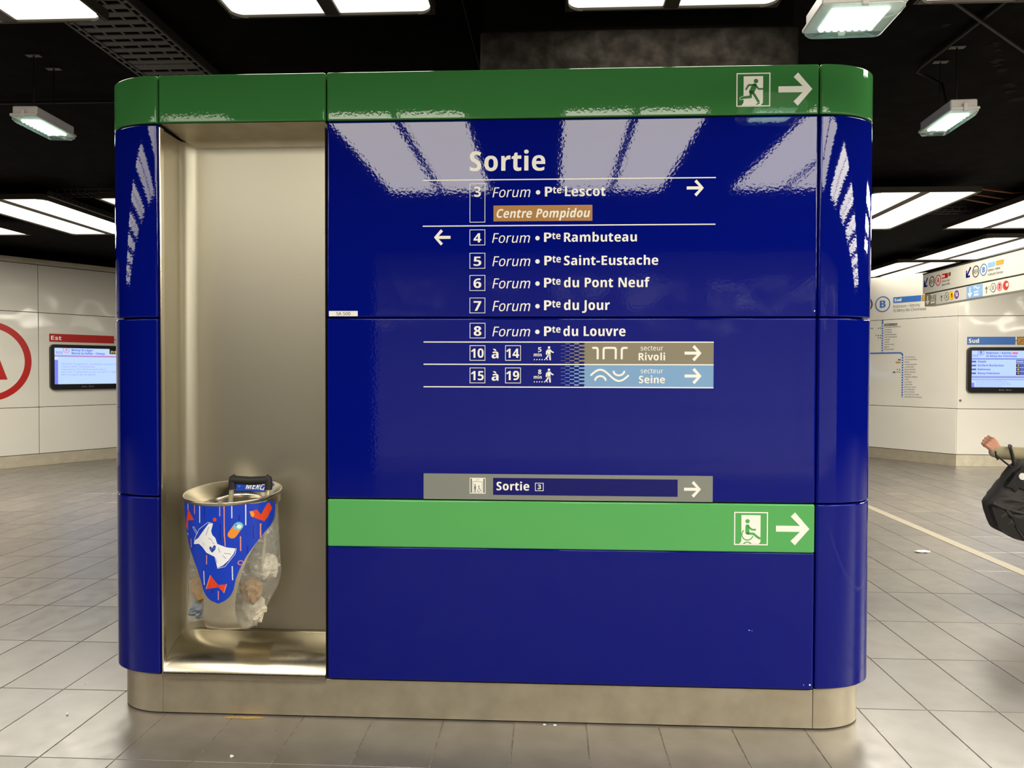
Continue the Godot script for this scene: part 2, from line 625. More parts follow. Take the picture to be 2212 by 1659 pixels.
func panel_wall(root: Node3D, xf: Transform3D, joints: Array, rows: Array, trim_top: bool):
	var u0: float = joints[0]
	var u1: float = joints[-1]
	var st := S()
	rbox(st, Vector3(u0, 0.0, -0.14), Vector3(u1, rows[-1], -0.024), 0.003)
	root.transform = xf
	put(st, "wall_core", "core", root)
	for j in joints.size() - 1:
		for r in rows.size() - 1:
			var p := S()
			rbox(p, Vector3(joints[j] + 0.004, rows[r] + 0.004, -0.022), Vector3(joints[j + 1] - 0.004, rows[r + 1] - 0.004, 0.0), 0.004)
			put(p, "white_enamel", "wall_panel", root)
	var b := S()
	rbox(b, Vector3(u0, 0.0, -0.03), Vector3(u1, rows[0] - 0.003, -0.006), 0.003)
	put(b, "steel_worn", "kick_plate", root)
	if trim_top:
		var t := S()
		rbox(t, Vector3(u0, rows[-1] + 0.004, -0.03), Vector3(u1, rows[-1] + 0.09, -0.002), 0.003)
		put(t, "steel_worn", "top_rail", root)

func build_walls():
	WL = wall_frame(Vector3(-7.427, 0, -7.919), Vector3(0.534, 0, -0.846))
	W1 = wall_frame(Vector3(6.642, 0, -10.551), Vector3(0.595, 0, 0.804))
	W2 = wall_frame(Vector3(7.539, 0, -9.338), Vector3(0.999, 0, 0.038))
	var rows := [0.192, 0.933, 2.432, 3.188]
	var l := structure("wall_left")
	var js := []
	for i in range(-4, 4):
		js.append(0.56 + 1.62 * i)
	panel_wall(l, WL, js, rows, true)
	var r := structure("wall_right")
	var r1 := structure("wall_northeast")
	panel_wall(r1, W1, [-4.74, -3.18, -1.62, -0.06, 1.504], rows, false)
	panel_wall(r, W2, [0.0, 1.56, 3.12, 4.68, 6.24], rows, false)
	# the far side of the hall behind the photographer, seen in the blue gloss
	var f := structure("wall_south")
	var WF := wall_frame(Vector3(9.3, 0, 8.0), Vector3(-1, 0, 0))
	var jf := []
	for i in 8:
		jf.append(1.565 * i)
	panel_wall(f, WF, jf.slice(0, 8), rows, true)

# ------------------------------------------------------------------ floor
func build_floor():
	var st := S()
	rbox(st, Vector3(-16.2, -0.2, -14.2), Vector3(18.2, -0.0025, 14.2), 0.002)
	var fl := put(st, "grout", "floor")
	fl.set_meta("kind", "structure")
	var tw := 0.3108
	var tl := 0.623
	var ox := 0.8235
	var oz := -0.239
	var g := 0.0022
	var ts := S()
	rbox(ts, Vector3(g, -0.012, g), Vector3(tw - g, 0.0, tl - g), 0.0012)
	var tile: ArrayMesh = ts.commit()
	var cand := []
	var others := []
	var camt := get_node("camera") as Camera3D
	var inv := camt.transform.affine_inverse()
	for i in range(-53, 55):
		for k in range(-23, 23):
			var p := Vector3(ox + tw * i, 0, oz + tl * k)
			if p.x < -15.9 or p.x > 17.6 or p.z < -13.9 or p.z > 13.3:
				continue
			var c := p + Vector3(tw / 2, 0, tl / 2)
			if c.x > -0.75 and c.x < 2.15 and c.z < -0.35 and c.z > -1.6:
				continue
			var q := inv * c
			var seen := q.z < -0.3 and absf(q.x / -q.z) < 0.72 and q.y / -q.z > -0.56 and q.y / -q.z < 0.6
			# behind the island
			if seen and c.z < -0.3:
				var t := (c.z + 0.2) / (c.z - CAM.z)
				var xa := c.x + (CAM.x - c.x) * t
				if xa > -0.98 and xa < 2.33:
					seen = false
			if seen:
				cand.append([q.length(), p])
			else:
				others.append(p)
	cand.sort_custom(func(a, b): return a[0] < b[0])
	var rng := RandomNumberGenerator.new()
	rng.seed = 7
	for n in cand.size():
		if n < 300:
			var o := MeshInstance3D.new()
			o.mesh = tile
			o.name = "tile"
			o.material_override = M["tile%d" % rng.randi_range(0, 2)]
			o.position = cand[n][1] + Vector3(0, rng.randf_range(-0.0004, 0.0004), 0)
			fl.add_child(o, true)
		else:
			others.append(cand[n][1])
	var mm := MultiMesh.new()
	mm.transform_format = MultiMesh.TRANSFORM_3D
	mm.use_colors = true
	mm.mesh = tile
	mm.instance_count = others.size()
	for n in others.size():
		mm.set_instance_transform(n, Transform3D(Basis(), others[n]))
		var v := rng.randf_range(0.93, 1.04)
		mm.set_instance_color(n, Color(v, v, v))
	var mi := MultiMeshInstance3D.new()
	mi.name = "tile_field"
	mi.multimesh = mm
	mi.material_override = M["tile_field"]
	mi.set_meta("kind", "stuff")
	fl.add_child(mi)
	var o2 := box("floor_strip", Vector3(4.535, -0.004, -9.0), Vector3(4.635, 0.003, 6.0), "strip", fl, 0.002)
	o2.set_meta("label", "pale strip across the tiles")

# ------------------------------------------------------------------ the island
# a path in plan: [position (x, z), outward normal (x, z)]
func arc_pts(c: Vector2, a: float, b: float, t0: float, t1: float, seg: int) -> Array:
	var out := []
	for i in seg + 1:
		var t := lerpf(t0, t1, float(i) / seg)
		var p := c + Vector2(a * cos(t), b * sin(t))
		var n := Vector2(cos(t) / a, sin(t) / b).normalized()
		out.append([p, n])
	return out

# sheet panel swept up along a plan path with rounded top and bottom edges
func ribbon(st: SurfaceTool, path: Array, y0: float, y1: float, e: float, th := 0.03):
	var rows := []
	if e > 0.0:
		rows.append([y0, th, -1.0])
		for i in 4:
			var a := PI / 2 * (1.0 - i / 3.0)
			rows.append([y0 + e * (1 - sin(a)), e * (1 - cos(a)), -sin(a)])
		for i in 4:
			var a := PI / 2 * (i / 3.0)
			rows.append([y1 - e * (1 - sin(a)), e * (1 - cos(a)), sin(a)])
		rows.append([y1, th, 1.0])
	else:
		rows = [[y0, 0.0, 0.0], [y1, 0.0, 0.0]]
	var P := func(k: int, r: Array) -> Vector3:
		var q: Vector2 = path[k][0] - path[k][1] * r[1]
		return Vector3(q.x, r[0], q.y)
	var N := func(k: int, r: Array) -> Vector3:
		var c := sqrt(maxf(0.0, 1.0 - r[2] * r[2]))
		return Vector3(path[k][1].x * c, r[2], path[k][1].y * c)
	for i in rows.size() - 1:
		for k in path.size() - 1:
			var a: Vector3 = P.call(k, rows[i])
			var b: Vector3 = P.call(k + 1, rows[i])
			var c: Vector3 = P.call(k + 1, rows[i + 1])
			var d: Vector3 = P.call(k, rows[i + 1])
			var na: Vector3 = N.call(k, rows[i])
			var nb: Vector3 = N.call(k + 1, rows[i])
			var nc: Vector3 = N.call(k + 1, rows[i + 1])
			var nd: Vector3 = N.call(k, rows[i + 1])
			var f := (na + nc).normalized()
			t3(st, a, b, c, f, na, nb, nc)
			t3(st, a, c, d, f, na, nc, nd)

# plan path of a flat front panel with rounded ends
func flat_path(x0: float, x1: float, e: float, z := 0.0) -> Array:
	var p := [[Vector2(x0, z - 0.03), Vector2(-1, 0)]]
	p += arc_pts(Vector2(x0 + e, z - e), e, e, PI, PI / 2, 4)
	p += arc_pts(Vector2(x1 - e, z - e), e, e, PI / 2, 0.0, 4)
	p.append([Vector2(x1, z - 0.03), Vector2(1, 0)])
	return p

# plan path of a rounded corner: s = -1 left, 1 right
func corner_path(x: float, s: int, a: float, b: float, e: float, z := 0.0) -> Array:
	var p := [[Vector2(x, z - 0.03), Vector2(-s, 0)]]
	for q in arc_pts(Vector2(e, z - e), e, e, PI, PI / 2, 4):
		p.append([Vector2(x + s * q[0].x, q[0].y), Vector2(s * q[1].x, q[1].y)])
	for q in arc_pts(Vector2(e + 0.004, z - b), a - e - 0.004, b, PI / 2, 0.0, 28):
		p.append([Vector2(x + s * q[0].x, q[0].y), Vector2(s * q[1].x, q[1].y)])
	p.append([Vector2(x + s * a, BACK), Vector2(s, 0)])
	return p

func build_island():
	var o := thing("information_island", "large free-standing blue and green way-out sign island with rounded corners and a steel litter niche", "sign", Vector3.ZERO)
	var gap := 0.0025
	var e := 0.007
	# green header
	for d in [["l", XL], ["m", XL], ["n", XM], ["r", XR]]:
		var st := S()
		if d[0] == "l":
			ribbon(st, corner_path(XL - gap, -1, 0.285, 0.2, 0.012), LEVELS[4] + gap, LEVELS[5], e)
		elif d[0] == "r":
			ribbon(st, corner_path(XR + gap, 1, 0.285, 0.2, 0.012), LEVELS[4] + gap, LEVELS[5], e)
		elif d[0] == "m":
			ribbon(st, flat_path(XL + gap, XM - gap, 0.01), LEVELS[4] + gap, LEVELS[5], e)
		else:
			ribbon(st, flat_path(XM + gap, XR - gap, 0.01), LEVELS[4] + gap, LEVELS[5], e)
		var h := put(st, "green", "header_panel", o)
		if d[0] == "n":
			header_marks(h)
	# blue corners, three pieces high each
	for s in [-1, 1]:
		var x := XL - gap if s < 0 else XR + gap
		for k in [[0, 2], [2, 3], [3, 4]]:
			var st := S()
			ribbon(st, corner_path(x, s, 0.285, 0.2, 0.012), LEVELS[k[0]] + gap, LEVELS[k[1]] - gap, e)
			put(st, "blue", "corner_panel", o)
	# sign panels
	var up := S()
	ribbon(up, flat_path(XM + gap, XR - gap, 0.01), LEVELS[3] + gap, LEVELS[4] - gap, e)
	upper_marks(put(up, "blue", "sign_panel", o))
	var mid := S()
	ribbon(mid, flat_path(XM + gap, XR - gap, 0.01), LEVELS[2] + gap, LEVELS[3] - gap, e)
	lower_marks(put(mid, "blue", "sign_panel", o))
	var gb := S()
	ribbon(gb, flat_path(XM + gap, XR - gap, 0.01), LEVELS[1], LEVELS[2] - gap, e)
	var g := put(gb, "light_green", "sign_panel", o)
	g.set_meta("label", "light green band with the wheelchair exit sign")
	wheel_marks(g)
	var lo := S()
	ribbon(lo, flat_path(XM + gap, XR - gap, 0.01), LEVELS[0], LEVELS[1] - 0.0008, 0.004)
	var lp := put(lo, "blue", "sign_panel", o)
	for c in [[2.082, 0.201, 0.0022, 0.004], [2.056, 0.200, 0.0012, 0.0018], [1.826, 0.43, 0.004, 0.0022], [1.838, 0.428, 0.0026, 0.0014]]:
		plate(lp, disc_poly(Vector2(c[0], c[1]), c[3], 7), 0.0, 0.0007, "white_vinyl", "paint_chip")
	# back of the island
	var bk := S()
	rbox(bk, Vector3(XL - 0.28, 0.18, BACK - 0.02), Vector3(XR + 0.28, LEVELS[5], BACK + 0.01), 0.006)
	put(bk, "blue", "rear_panel", o)
	var tp := S()
	rbox(tp, Vector3(XL - 0.25, LEVELS[5] - 0.04, BACK + 0.02), Vector3(XR + 0.25, LEVELS[5] - 0.02, -0.16), 0.004)
	rbox(tp, Vector3(XL, LEVELS[5] - 0.04, -0.16), Vector3(XR, LEVELS[5] - 0.02, -0.012), 0.004)
	put(tp, "groove", "top_cover", o)
	var cr := S()
	rbox(cr, Vector3(XM + 0.012, 0.16, BACK + 0.02), Vector3(XR - 0.012, LEVELS[5] - 0.05, -0.032), 0.004)
	rbox(cr, Vector3(XL - 0.2, 0.16, BACK + 0.02), Vector3(XM, LEVELS[5] - 0.05, -0.262), 0.004)
	rbox(cr, Vector3(XL - 0.05, 0.16, -0.27), Vector3(XL + 0.004, LEVELS[5] - 0.05, -0.032), 0.003)
	rbox(cr, Vector3(XL + 0.01, LEVELS[4] + 0.012, -0.27), Vector3(XM, LEVELS[5] - 0.05, -0.032), 0.003)
	rbox(cr, Vector3(XR - 0.01, 0.16, -0.6), Vector3(XR + 0.1, LEVELS[5] - 0.05, -0.05), 0.004)
	put(cr, "groove", "core", o)
	# steel plinth in three pieces
	for d in [-1, 0, 1]:
		var st := S()
		if d == 0:
			ribbon(st, [[Vector2(XL + 0.001, -0.016), Vector2(0, 1)], [Vector2(XR - 0.001, -0.016), Vector2(0, 1)]], 0.006, 0.172, 0.002, 0.02)
		else:
			ribbon(st, corner_path(XL - 0.001 if d < 0 else XR + 0.001, d, 0.24, 0.17, 0.003, -0.016), 0.006, 0.178, 0.002, 0.02)
		put(st, "steel_worn", "plinth", o)
	var sh := S()
	rbox(sh, Vector3(XL - 0.18, -0.0, BACK + 0.05), Vector3(XR + 0.18, 0.17, -0.15), 0.003)
	rbox(sh, Vector3(XL, -0.0, -0.15), Vector3(XR, 0.16, -0.022), 0.003)
	put(sh, "groove", "footing", o)
	# litter niche
	var nl := S()
	var path := [[Vector2(XL + 0.012, 0.0), Vector2(1, 0)], [Vector2(XL + 0.012, -0.155), Vector2(1, 0)]]
	for q in arc_pts(Vector2(XL + 0.077, -0.16), 0.065, 0.065, PI, PI * 1.5, 10):
		path.append([q[0], -q[1]])
	for q in arc_pts(Vector2(XM - 0.05, -0.18), 0.045, 0.045, PI * 1.5, TAU, 8):
		path.append([q[0], -q[1]])
	path.append([Vector2(XM - 0.005, 0.0), Vector2(-1, 0)])
	ribbon(nl, path, 0.165, 2.59, 0.0)
	put(nl, "steel", "niche_liner", o)
	var so := S()
	var g2 := []
	for p in [[0.0, 2.612], [-0.05, 2.609], [-0.13, 2.604], [-0.19, 2.597], [-0.212, 2.588], [-0.224, 2.57]]:
		g2.append([Vector3(XL + 0.013, p[1], p[0]), Vector3(XM - 0.006, p[1], p[0])])
	sheet(so, g2, false, false)
	put(so, "steel_worn", "niche_soffit", o)
	var rp := S()
	var g3 := []
	var prof := [[0.0, 0.312]]
	var rise := 0.0
	for i in 24:
		rise += tan(deg_to_rad(9.0 + 56.0 * pow((i + 0.5) / 24.0, 1.6)))
	var yy := 0.312
	for i in 24:
		yy -= tan(deg_to_rad(9.0 + 56.0 * pow((i + 0.5) / 24.0, 1.6))) / rise * 0.118
		prof.append([(i + 1) / 24.0, yy])
	for p in prof:
		var zz: float = lerpf(-0.214, 0.004, p[0])
		g3.append([Vector3(XL + 0.013, p[1], zz), Vector3(XM - 0.006, p[1], zz)])
	g3.append([Vector3(XL + 0.013, 0.186, 0.006), Vector3(XM - 0.006, 0.186, 0.006)])
	g3.append([Vector3(XL + 0.013, 0.168, 0.004), Vector3(XM - 0.006, 0.168, 0.004)])
	g3.reverse()
	sheet(rp, g3, false, true)
	rbox(rp, Vector3(XL + 0.06, 0.3, -0.219), Vector3(XM - 0.02, 0.3155, -0.212), 0.001)
	put(rp, "steel_ramp", "niche_ramp", o)
	var fg := S()
	rbox(fg, Vector3(XL + 0.0035, 0.182, -0.03), Vector3(XL + 0.0125, 2.6, 0.001), 0.003)
	put(fg, "steel_bright", "niche_edge", o)

# ------------------------------------------------------------------ printing on the island
func print_rows(p: Node, rows: Array):
	for r in rows:
		var s: String = r[0]
		match r[1]:
			"o":
				plate(p, disc_poly(Vector2((r[2] + r[3]) * 0.5, r[4] + r[5] * 0.5), (r[3] - r[2]) * 0.46, 20), 0.0, 0.0012, "white_vinyl", "bullet")
			"s", "a":
				letter(p, s, "b", r[2], r[3], r[4], r[5], 0.0004, "white_vinyl", "lettering", true)
			"m":
				letter(p, s, "b", r[2], r[3], r[4], r[5], 0.0004, "white_vinyl", "lettering", true)
			"n":
				letter(p, s, "n", r[2], r[3], r[4], r[5], 0.0008, "white_vinyl", "lettering", true)
			_:
				letter(p, s, r[1], r[2], r[3], r[4], r[5], 0.0008, "white_vinyl")

func upper_marks(p: Node):
	print_rows(p, [
		["Sortie","b",0.6260,0.9500,2.3916,0.0826],
		["3","b",0.6453,0.6741,2.2809,0.0426],
		["4","b",0.6431,0.6763,2.0858,0.0391],
		["Forum","i",0.7230,0.8882,2.0837,0.0414],
		["•","o",0.9077,0.9284,2.0928,0.0195],
		["P","b",0.9461,0.9778,2.0864,0.0395],
		["te","s",0.9802,1.0167,2.0983,0.0267],
		["Rambuteau","b",1.0313,1.3410,2.0863,0.0388],
		["5","b",0.6433,0.6765,1.9856,0.0397],
		["Forum","i",0.7244,0.8897,1.9837,0.0421],
		["•","o",0.9080,0.9288,1.9930,0.0201],
		["P","b",0.9477,0.9794,1.9867,0.0401],
		["te","s",0.9818,1.0183,1.9987,0.0274],
		["Saint-Eustache","b",1.0317,1.4317,1.9867,0.0394],
		["6","b",0.6435,0.6767,1.8902,0.0404],
		["Forum","i",0.7246,0.8900,1.8885,0.0427],
		["•","o",0.9083,0.9291,1.8980,0.0207],
		["P","b",0.9468,0.9785,1.8917,0.0408],
		["te","s",0.9809,1.0174,1.9038,0.0280],
		["du Pont Neuf","b",1.0320,1.3962,1.8922,0.0400],
		["7","b",0.6436,0.6769,1.7922,0.0416],
		["Forum","i",0.7248,0.8903,1.7908,0.0440],
		["•","o",0.9086,0.9294,1.8004,0.0220],
		["P","b",0.9471,0.9788,1.7943,0.0421],
		["te","s",0.9812,1.0178,1.8064,0.0292],
		["du Jour","b",1.0324,1.2272,1.7952,0.0413],
		["Forum","i",0.7244,0.8894,2.2784,0.0425],
		["•","o",0.9095,0.9302,2.2883,0.0194],
		["P","b",0.9491,0.9808,2.2800,0.0412],
		["te","s",0.9831,1.0196,2.2936,0.0267],
		["Lescot","b",1.0348,1.2073,2.2805,0.0405],
		["Centre Pompidou","j",0.7393,1.1425,2.1904,0.0370]])
	for b in [[0.6260, 2.1714, 0.6932, 2.3378], [0.6260, 2.0737, 0.6934, 2.1411], [0.6261, 1.9735, 0.6936, 2.0410], [0.6262, 1.8780, 0.6938, 1.9457], [0.6264, 1.7819, 0.6940, 1.8485]]:
		var st := S()
		frame_rect(st, b[0], b[1], b[2], b[3], 0.0024, 0.0, 0.0012)
		put(st, "white_vinyl", "number_box", p)
	for l in [[0.4227, 1.6715, 2.3534], [0.4228, 1.6710, 2.1568]]:
		plate(p, rect_poly(l[0], l[2] - 0.0024, l[1], l[2] + 0.0024), 0.0, 0.0012, "white_vinyl", "rule_line")
	plate(p, rect_poly(0.7289, 2.1753, 1.1519, 2.2430), 0.0, 0.0009, "brown_vinyl", "brown_plate")
	plate(p, arrow_poly(1.5497, 2.2749, 1.6214, 2.3462, 0.0128), 0.0, 0.0012, "white_vinyl", "arrow")
	plate(p, arrow_poly(0.4717, 2.0734, 0.5433, 2.1433, 0.0128, true), 0.0, 0.0012, "white_vinyl", "arrow")
	plate(p, rect_poly(2.0845, 1.787, 2.0885, 1.793), 0.0, 0.0007, "white_vinyl", "paint_chip")
	var tg := plate(p, rect_poly(0.0118, 1.7692, 0.1384, 1.7920), 0.0, 0.0014, "white_vinyl", "reference_tag")
	letter(tg, "SA 500", "n", 0.0445, 0.1060, 1.7735, 0.0143, 0.0012, "dark_print")

func lower_marks(p: Node):
	print_rows(p, [
		["8","b",0.6444,0.6777,1.6843,0.0411],
		["Forum","i",0.7251,0.8900,1.6825,0.0416],
		["•","o",0.9083,0.9291,1.6917,0.0195],
		["P","b",0.9475,0.9792,1.6838,0.0409],
		["te","s",0.9816,1.0182,1.6985,0.0262],
		["du Louvre","b",1.0304,1.2949,1.6839,0.0408],
		["10","b",0.6329,0.6877,1.5898,0.0393],
		["à","a",0.7222,0.7517,1.5875,0.0405],
		["14","b",0.7849,0.8407,1.5901,0.0392],
		["5","b",0.9222,0.9366,1.6160,0.0196],
		["min","m",0.9037,0.9374,1.5964,0.0159],
		["15","b",0.6330,0.6879,1.4934,0.0393],
		["à","a",0.7224,0.7519,1.4912,0.0405],
		["19","b",0.7851,0.8410,1.4939,0.0392],
		["8","b",0.9225,0.9369,1.5200,0.0196],
		["min","m",0.9040,0.9377,1.5004,0.0159],
		["secteur","n",1.3597,1.4549,1.6224,0.0195],
		["Rivoli","b",1.3510,1.4633,1.5801,0.0311],
		["secteur","n",1.3602,1.4555,1.5250,0.0195],
		["Seine","b",1.3526,1.4632,1.4826,0.0311],
		["Sortie","b",0.7443,0.8859,1.0182,0.0357],
		["3","b",0.9221,0.9368,1.0243,0.0197]])
	for b in [[0.6272, 1.6739, 0.6948, 1.7401], [0.6273, 1.5775, 0.6946, 1.6433], [0.7806, 1.5778, 0.8480, 1.6434], [0.6275, 1.4802, 0.6946, 1.5474], [0.7808, 1.4803, 0.8482, 1.5477], [0.9111, 1.0163, 0.9477, 1.0513]]:
		var st := S()
		frame_rect(st, b[0], b[1], b[2], b[3], 0.0024, 0.0, 0.0013)
		put(st, "white_vinyl", "number_box", p)
	for y in [1.6576, 1.5615, 1.4640]:
		plate(p, rect_poly(0.4268, y - 0.0024, 1.6676, y + 0.0024), 0.0, 0.0013, "white_vinyl", "rule_line")
	var bands := [plate(p, rect_poly(1.1190, 1.5639, 1.6674, 1.6552), 0.0, 0.0007, "grey_vinyl", "sector_band"), plate(p, rect_poly(1.1190, 1.4664, 1.6676, 1.5591), 0.0, 0.0007, "sky_vinyl", "sector_band")]
	plate(p, rect_poly(0.4271, 0.9765, 1.6680, 1.0879), 0.0, 0.0005, "lift_grey", "lift_band")
	plate(p, rect_poly(0.7296, 0.9975, 1.5198, 1.0713), 0.0, 0.0008, "blue_vinyl", "lift_plate")
	for a in [[1.5453, 1.5764, 1.6167, 1.6457], [1.5460, 1.4789, 1.6174, 1.5483], [1.5467, 0.9950, 1.6184, 1.0659]]:
		plate(p, arrow_poly(a[0], a[1], a[2], a[3], 0.0128), 0.0, 0.0012, "white_vinyl", "arrow")
	var m5 := func(x: float, y: float) -> Vector2: return Vector2(1.1415 + (x - 700) * 0.000375, 1.6003 - (y - 200) * 0.0003764)
	# dissolving dashes at the left end of the two bands
	for b in 2:
		var st := S()
		var cut := S()
		var y0: float = 67.0 if b == 0 else 323.0
		for c in [[375, 430, 3.5, 1], [424, 480, 6.5, 0], [475, 533, 11.0, 1], [527, 585, 16.0, 0]]:
			for r in 6:
				var yy: float = y0 + r * 42.6 + (21.3 if c[3] == 1 else 0.0)
				if yy > y0 + 5.2 * 42.6:
					continue
				stroke(st, [m5.call(c[0] + c[2] * 0.5, yy), m5.call(c[1] - c[2] * 0.5, yy)], c[2] * 0.000375, 0.0, 0.0008)
		for r in 5:
			var yy2: float = y0 + 21.3 + r * 42.6
			stroke(st, [m5.call(590, yy2), m5.call(646, yy2)], 20 * 0.000375, 0.0, 0.0008)
		put(st, "grey_vinyl" if b == 0 else "sky_vinyl", "dash_pattern", p)
		for r in 6:
			var yy3: float = y0 + r * 42.6
			stroke(cut, [m5.call(640, yy3), m5.call(626, yy3)], 16 * 0.000375, 0.0, 0.0010)
		put(cut, "blue_vinyl", "dash_pattern", p)
	# sector emblems
	var riv := S()
	for l in [[[743, 113], [778, 113], [790, 118], [795, 132], [795, 233]], [[862, 233], [862, 130], [868, 117], [882, 113], [980, 113], [994, 117], [1000, 130], [1000, 233]], [[1068, 233], [1068, 132], [1074, 118], [1088, 113], [1124, 113]]]:
		var q := []
		for v in l:
			q.append(m5.call(v[0], v[1]))
		stroke(riv, q, 24 * 0.000375, 0.0, 0.0011)
	put(riv, "white_vinyl", "arcade_emblem", bands[0])
	var sei := S()
	var wav := []
	for i in 29:
		var t := i / 28.0
		wav.append(m5.call(721 + 422 * t, 428 - 62 * sin(TAU * (t * 1.0)) - 3.0 + 6.0 * (t - 0.5)))
	stroke(sei, wav, 22 * 0.000375, 0.0, 0.0011)
	for c in [[827, 488, 61, 1], [1037, 372, 62, -1]]:
		var q := []
		for i in 13:
			var a := PI * (0.06 + 0.88 * i / 12.0)
			q.append(m5.call(c[0] + c[2] * cos(a), c[1] - c[3] * 54 * sin(a)))
		stroke(sei, q, 22 * 0.000375, 0.0, 0.0011)
	put(sei, "white_vinyl", "wave_emblem", bands[1])
	# walkers
	var m4 := func(x: float, y: float) -> Vector2: return Vector2(0.9723 + (x - 1000) * 0.00061, 1.5702 - (y - 400) * 0.0006113)
	for dy in [0.0, 156.5]:
		var st := S()
		prism(st, disc_poly(m4.call(995, 295 + dy), 0.0054, 18), 0.0, 0.0012)
		for l in [[[[993, 318], [996, 344]], 21], [[[988, 311], [978, 322], [977, 342]], 9], [[[1002, 311], [1012, 324], [1024, 329]], 9], [[[990, 344], [984, 360], [974, 373]], 10], [[[1001, 344], [1001, 362], [1003, 380]], 11]]:
			var q := []
			for v in l[0]:
				q.append(m4.call(v[0], v[1] + dy))
			stroke(st, q, l[1] * 0.00061, 0.0, 0.0012)
		for i in 6:
			prism(st, disc_poly(m4.call(892 + i * 18.2, 380 + dy), 0.0026, 10), 0.0, 0.0012)
		put(st, "white_vinyl", "walker_pictogram", p)
	# lift pictogram
	var li := plate(p, rect_poly(0.6285, 1.0022, 0.6967, 1.0705), 0.0, 0.0009, "white_vinyl", "lift_pictogram")
	var d := S()
	for x in [0.6318, 0.6875]:
		prism(d, rect_poly(x, 1.0055, x + 0.0058, 1.0672), 0.0, 0.0012)
	frame_rect(d, 0.6412, 1.0062, 0.6826, 1.0545, 0.0012, 0.0, 0.0012)
	prism(d, disc_poly(Vector2(0.6515, 1.0405), 0.0028, 12), 0.0, 0.0012)
	for l in [[[0.6515, 1.035, 0.6515, 1.024], 0.0042], [[0.6502, 1.025, 0.6502, 1.010], 0.0022], [[0.6529, 1.025, 0.6529, 1.010], 0.0022], [[0.648, 1.034, 0.648, 1.023], 0.0015], [[0.655, 1.034, 0.655, 1.023], 0.0015], [[0.668, 1.032, 0.668, 1.022], 0.003], [[0.668, 1.022, 0.674, 1.021], 0.002], [[0.674, 1.021, 0.677, 1.013], 0.002]]:
		stroke(d, [Vector2(l[0][0], l[0][1]), Vector2(l[0][2], l[0][3])], l[1], 0.0, 0.0012)
	prism(d, disc_poly(Vector2(0.6675, 1.0355), 0.0024, 12), 0.0, 0.0012)
	var arc := []
	for i in 12:
		arc.append(Vector2(0.6675, 1.0168) + Vector2.from_angle(PI * 0.8 + PI * 1.1 * i / 11.0) * 0.0066)
	stroke(d, arc, 0.0013, 0.0, 0.0012)
	for s in [[0.657, -1.0], [0.666, 1.0]]:
		var y: float = 1.0615
		stroke(d, [Vector2(s[0], y - 0.003), Vector2(s[0], y + 0.003)], 0.0009, 0.0, 0.0012)
		stroke(d, [Vector2(s[0] - 0.0018, y + s[1] * 0.001), Vector2(s[0], y + s[1] * 0.003), Vector2(s[0] + 0.0018, y + s[1] * 0.001)], 0.0009, 0.0, 0.0012)
	put(d, "text_grey", "lift_drawing", li)

func pic_map(x0: float, y0: float, w: float) -> Callable:
	return func(x: float, y: float) -> Vector2: return Vector2(x0 + x * w, y0 + (1.0 - y) * w)

func pic_strokes(st: SurfaceTool, m: Callable, list: Array, w: float, extra: float, z: float):
	for l in list:
		var q := []
		for i in range(0, l[0].size(), 2):
			q.append(m.call(l[0][i], l[0][i + 1]))
		stroke(st, q, l[1] * w + extra, 0.0, z)

func header_marks(p: Node):
	var x0 := 1.7542
	var y0 := 2.6495
	var w := 0.1408
	var m := pic_map(x0, y0, w)
	var fr := S()
	frame_rect(fr, x0, y0, x0 + w, y0 + w, 0.0046, 0.0, 0.0012)
	var pic := put(fr, "white_vinyl", "exit_pictogram", p)
	var door := S()
	var dp := PackedVector2Array()
	for v in [[0.155, 0.962], [0.213, 0.885], [0.213, 0.098], [0.785, 0.098], [0.785, 0.89], [0.725, 0.962]]:
		dp.append(m.call(v[0], v[1]))
	prism(door, dp, 0.0, 0.0010)
	pic_strokes(door, m, [[[0.40, 0.715, 0.20, 0.73, 0.14, 0.755], 0.07]], w, 0.0036, 0.0010)
	put(door, "white_vinyl", "doorway", pic)
	var man := S()
	prism(man, disc_poly(m.call(0.576, 0.245), 0.066 * w, 24), 0.0, 0.0015)
	pic_strokes(man, m, [[[0.53, 0.39, 0.50, 0.46, 0.45, 0.56], 0.155], [[0.55, 0.36, 0.36, 0.36, 0.285, 0.485], 0.055], [[0.56, 0.37, 0.655, 0.48, 0.79, 0.48], 0.05], [[0.425, 0.56, 0.425, 0.715, 0.20, 0.73, 0.14, 0.757], 0.07], [[0.47, 0.56, 0.56, 0.70, 0.65, 0.85], 0.075], [[0.60, 0.935, 0.68, 0.90], 0.035]], w, 0.0, 0.0015)
	put(man, "green_vinyl", "running_figure", pic)
	plate(p, arrow_poly(1.9285, 2.6505, 2.0684, 2.7885, 0.0255), 0.0, 0.0012, "white_vinyl", "arrow")

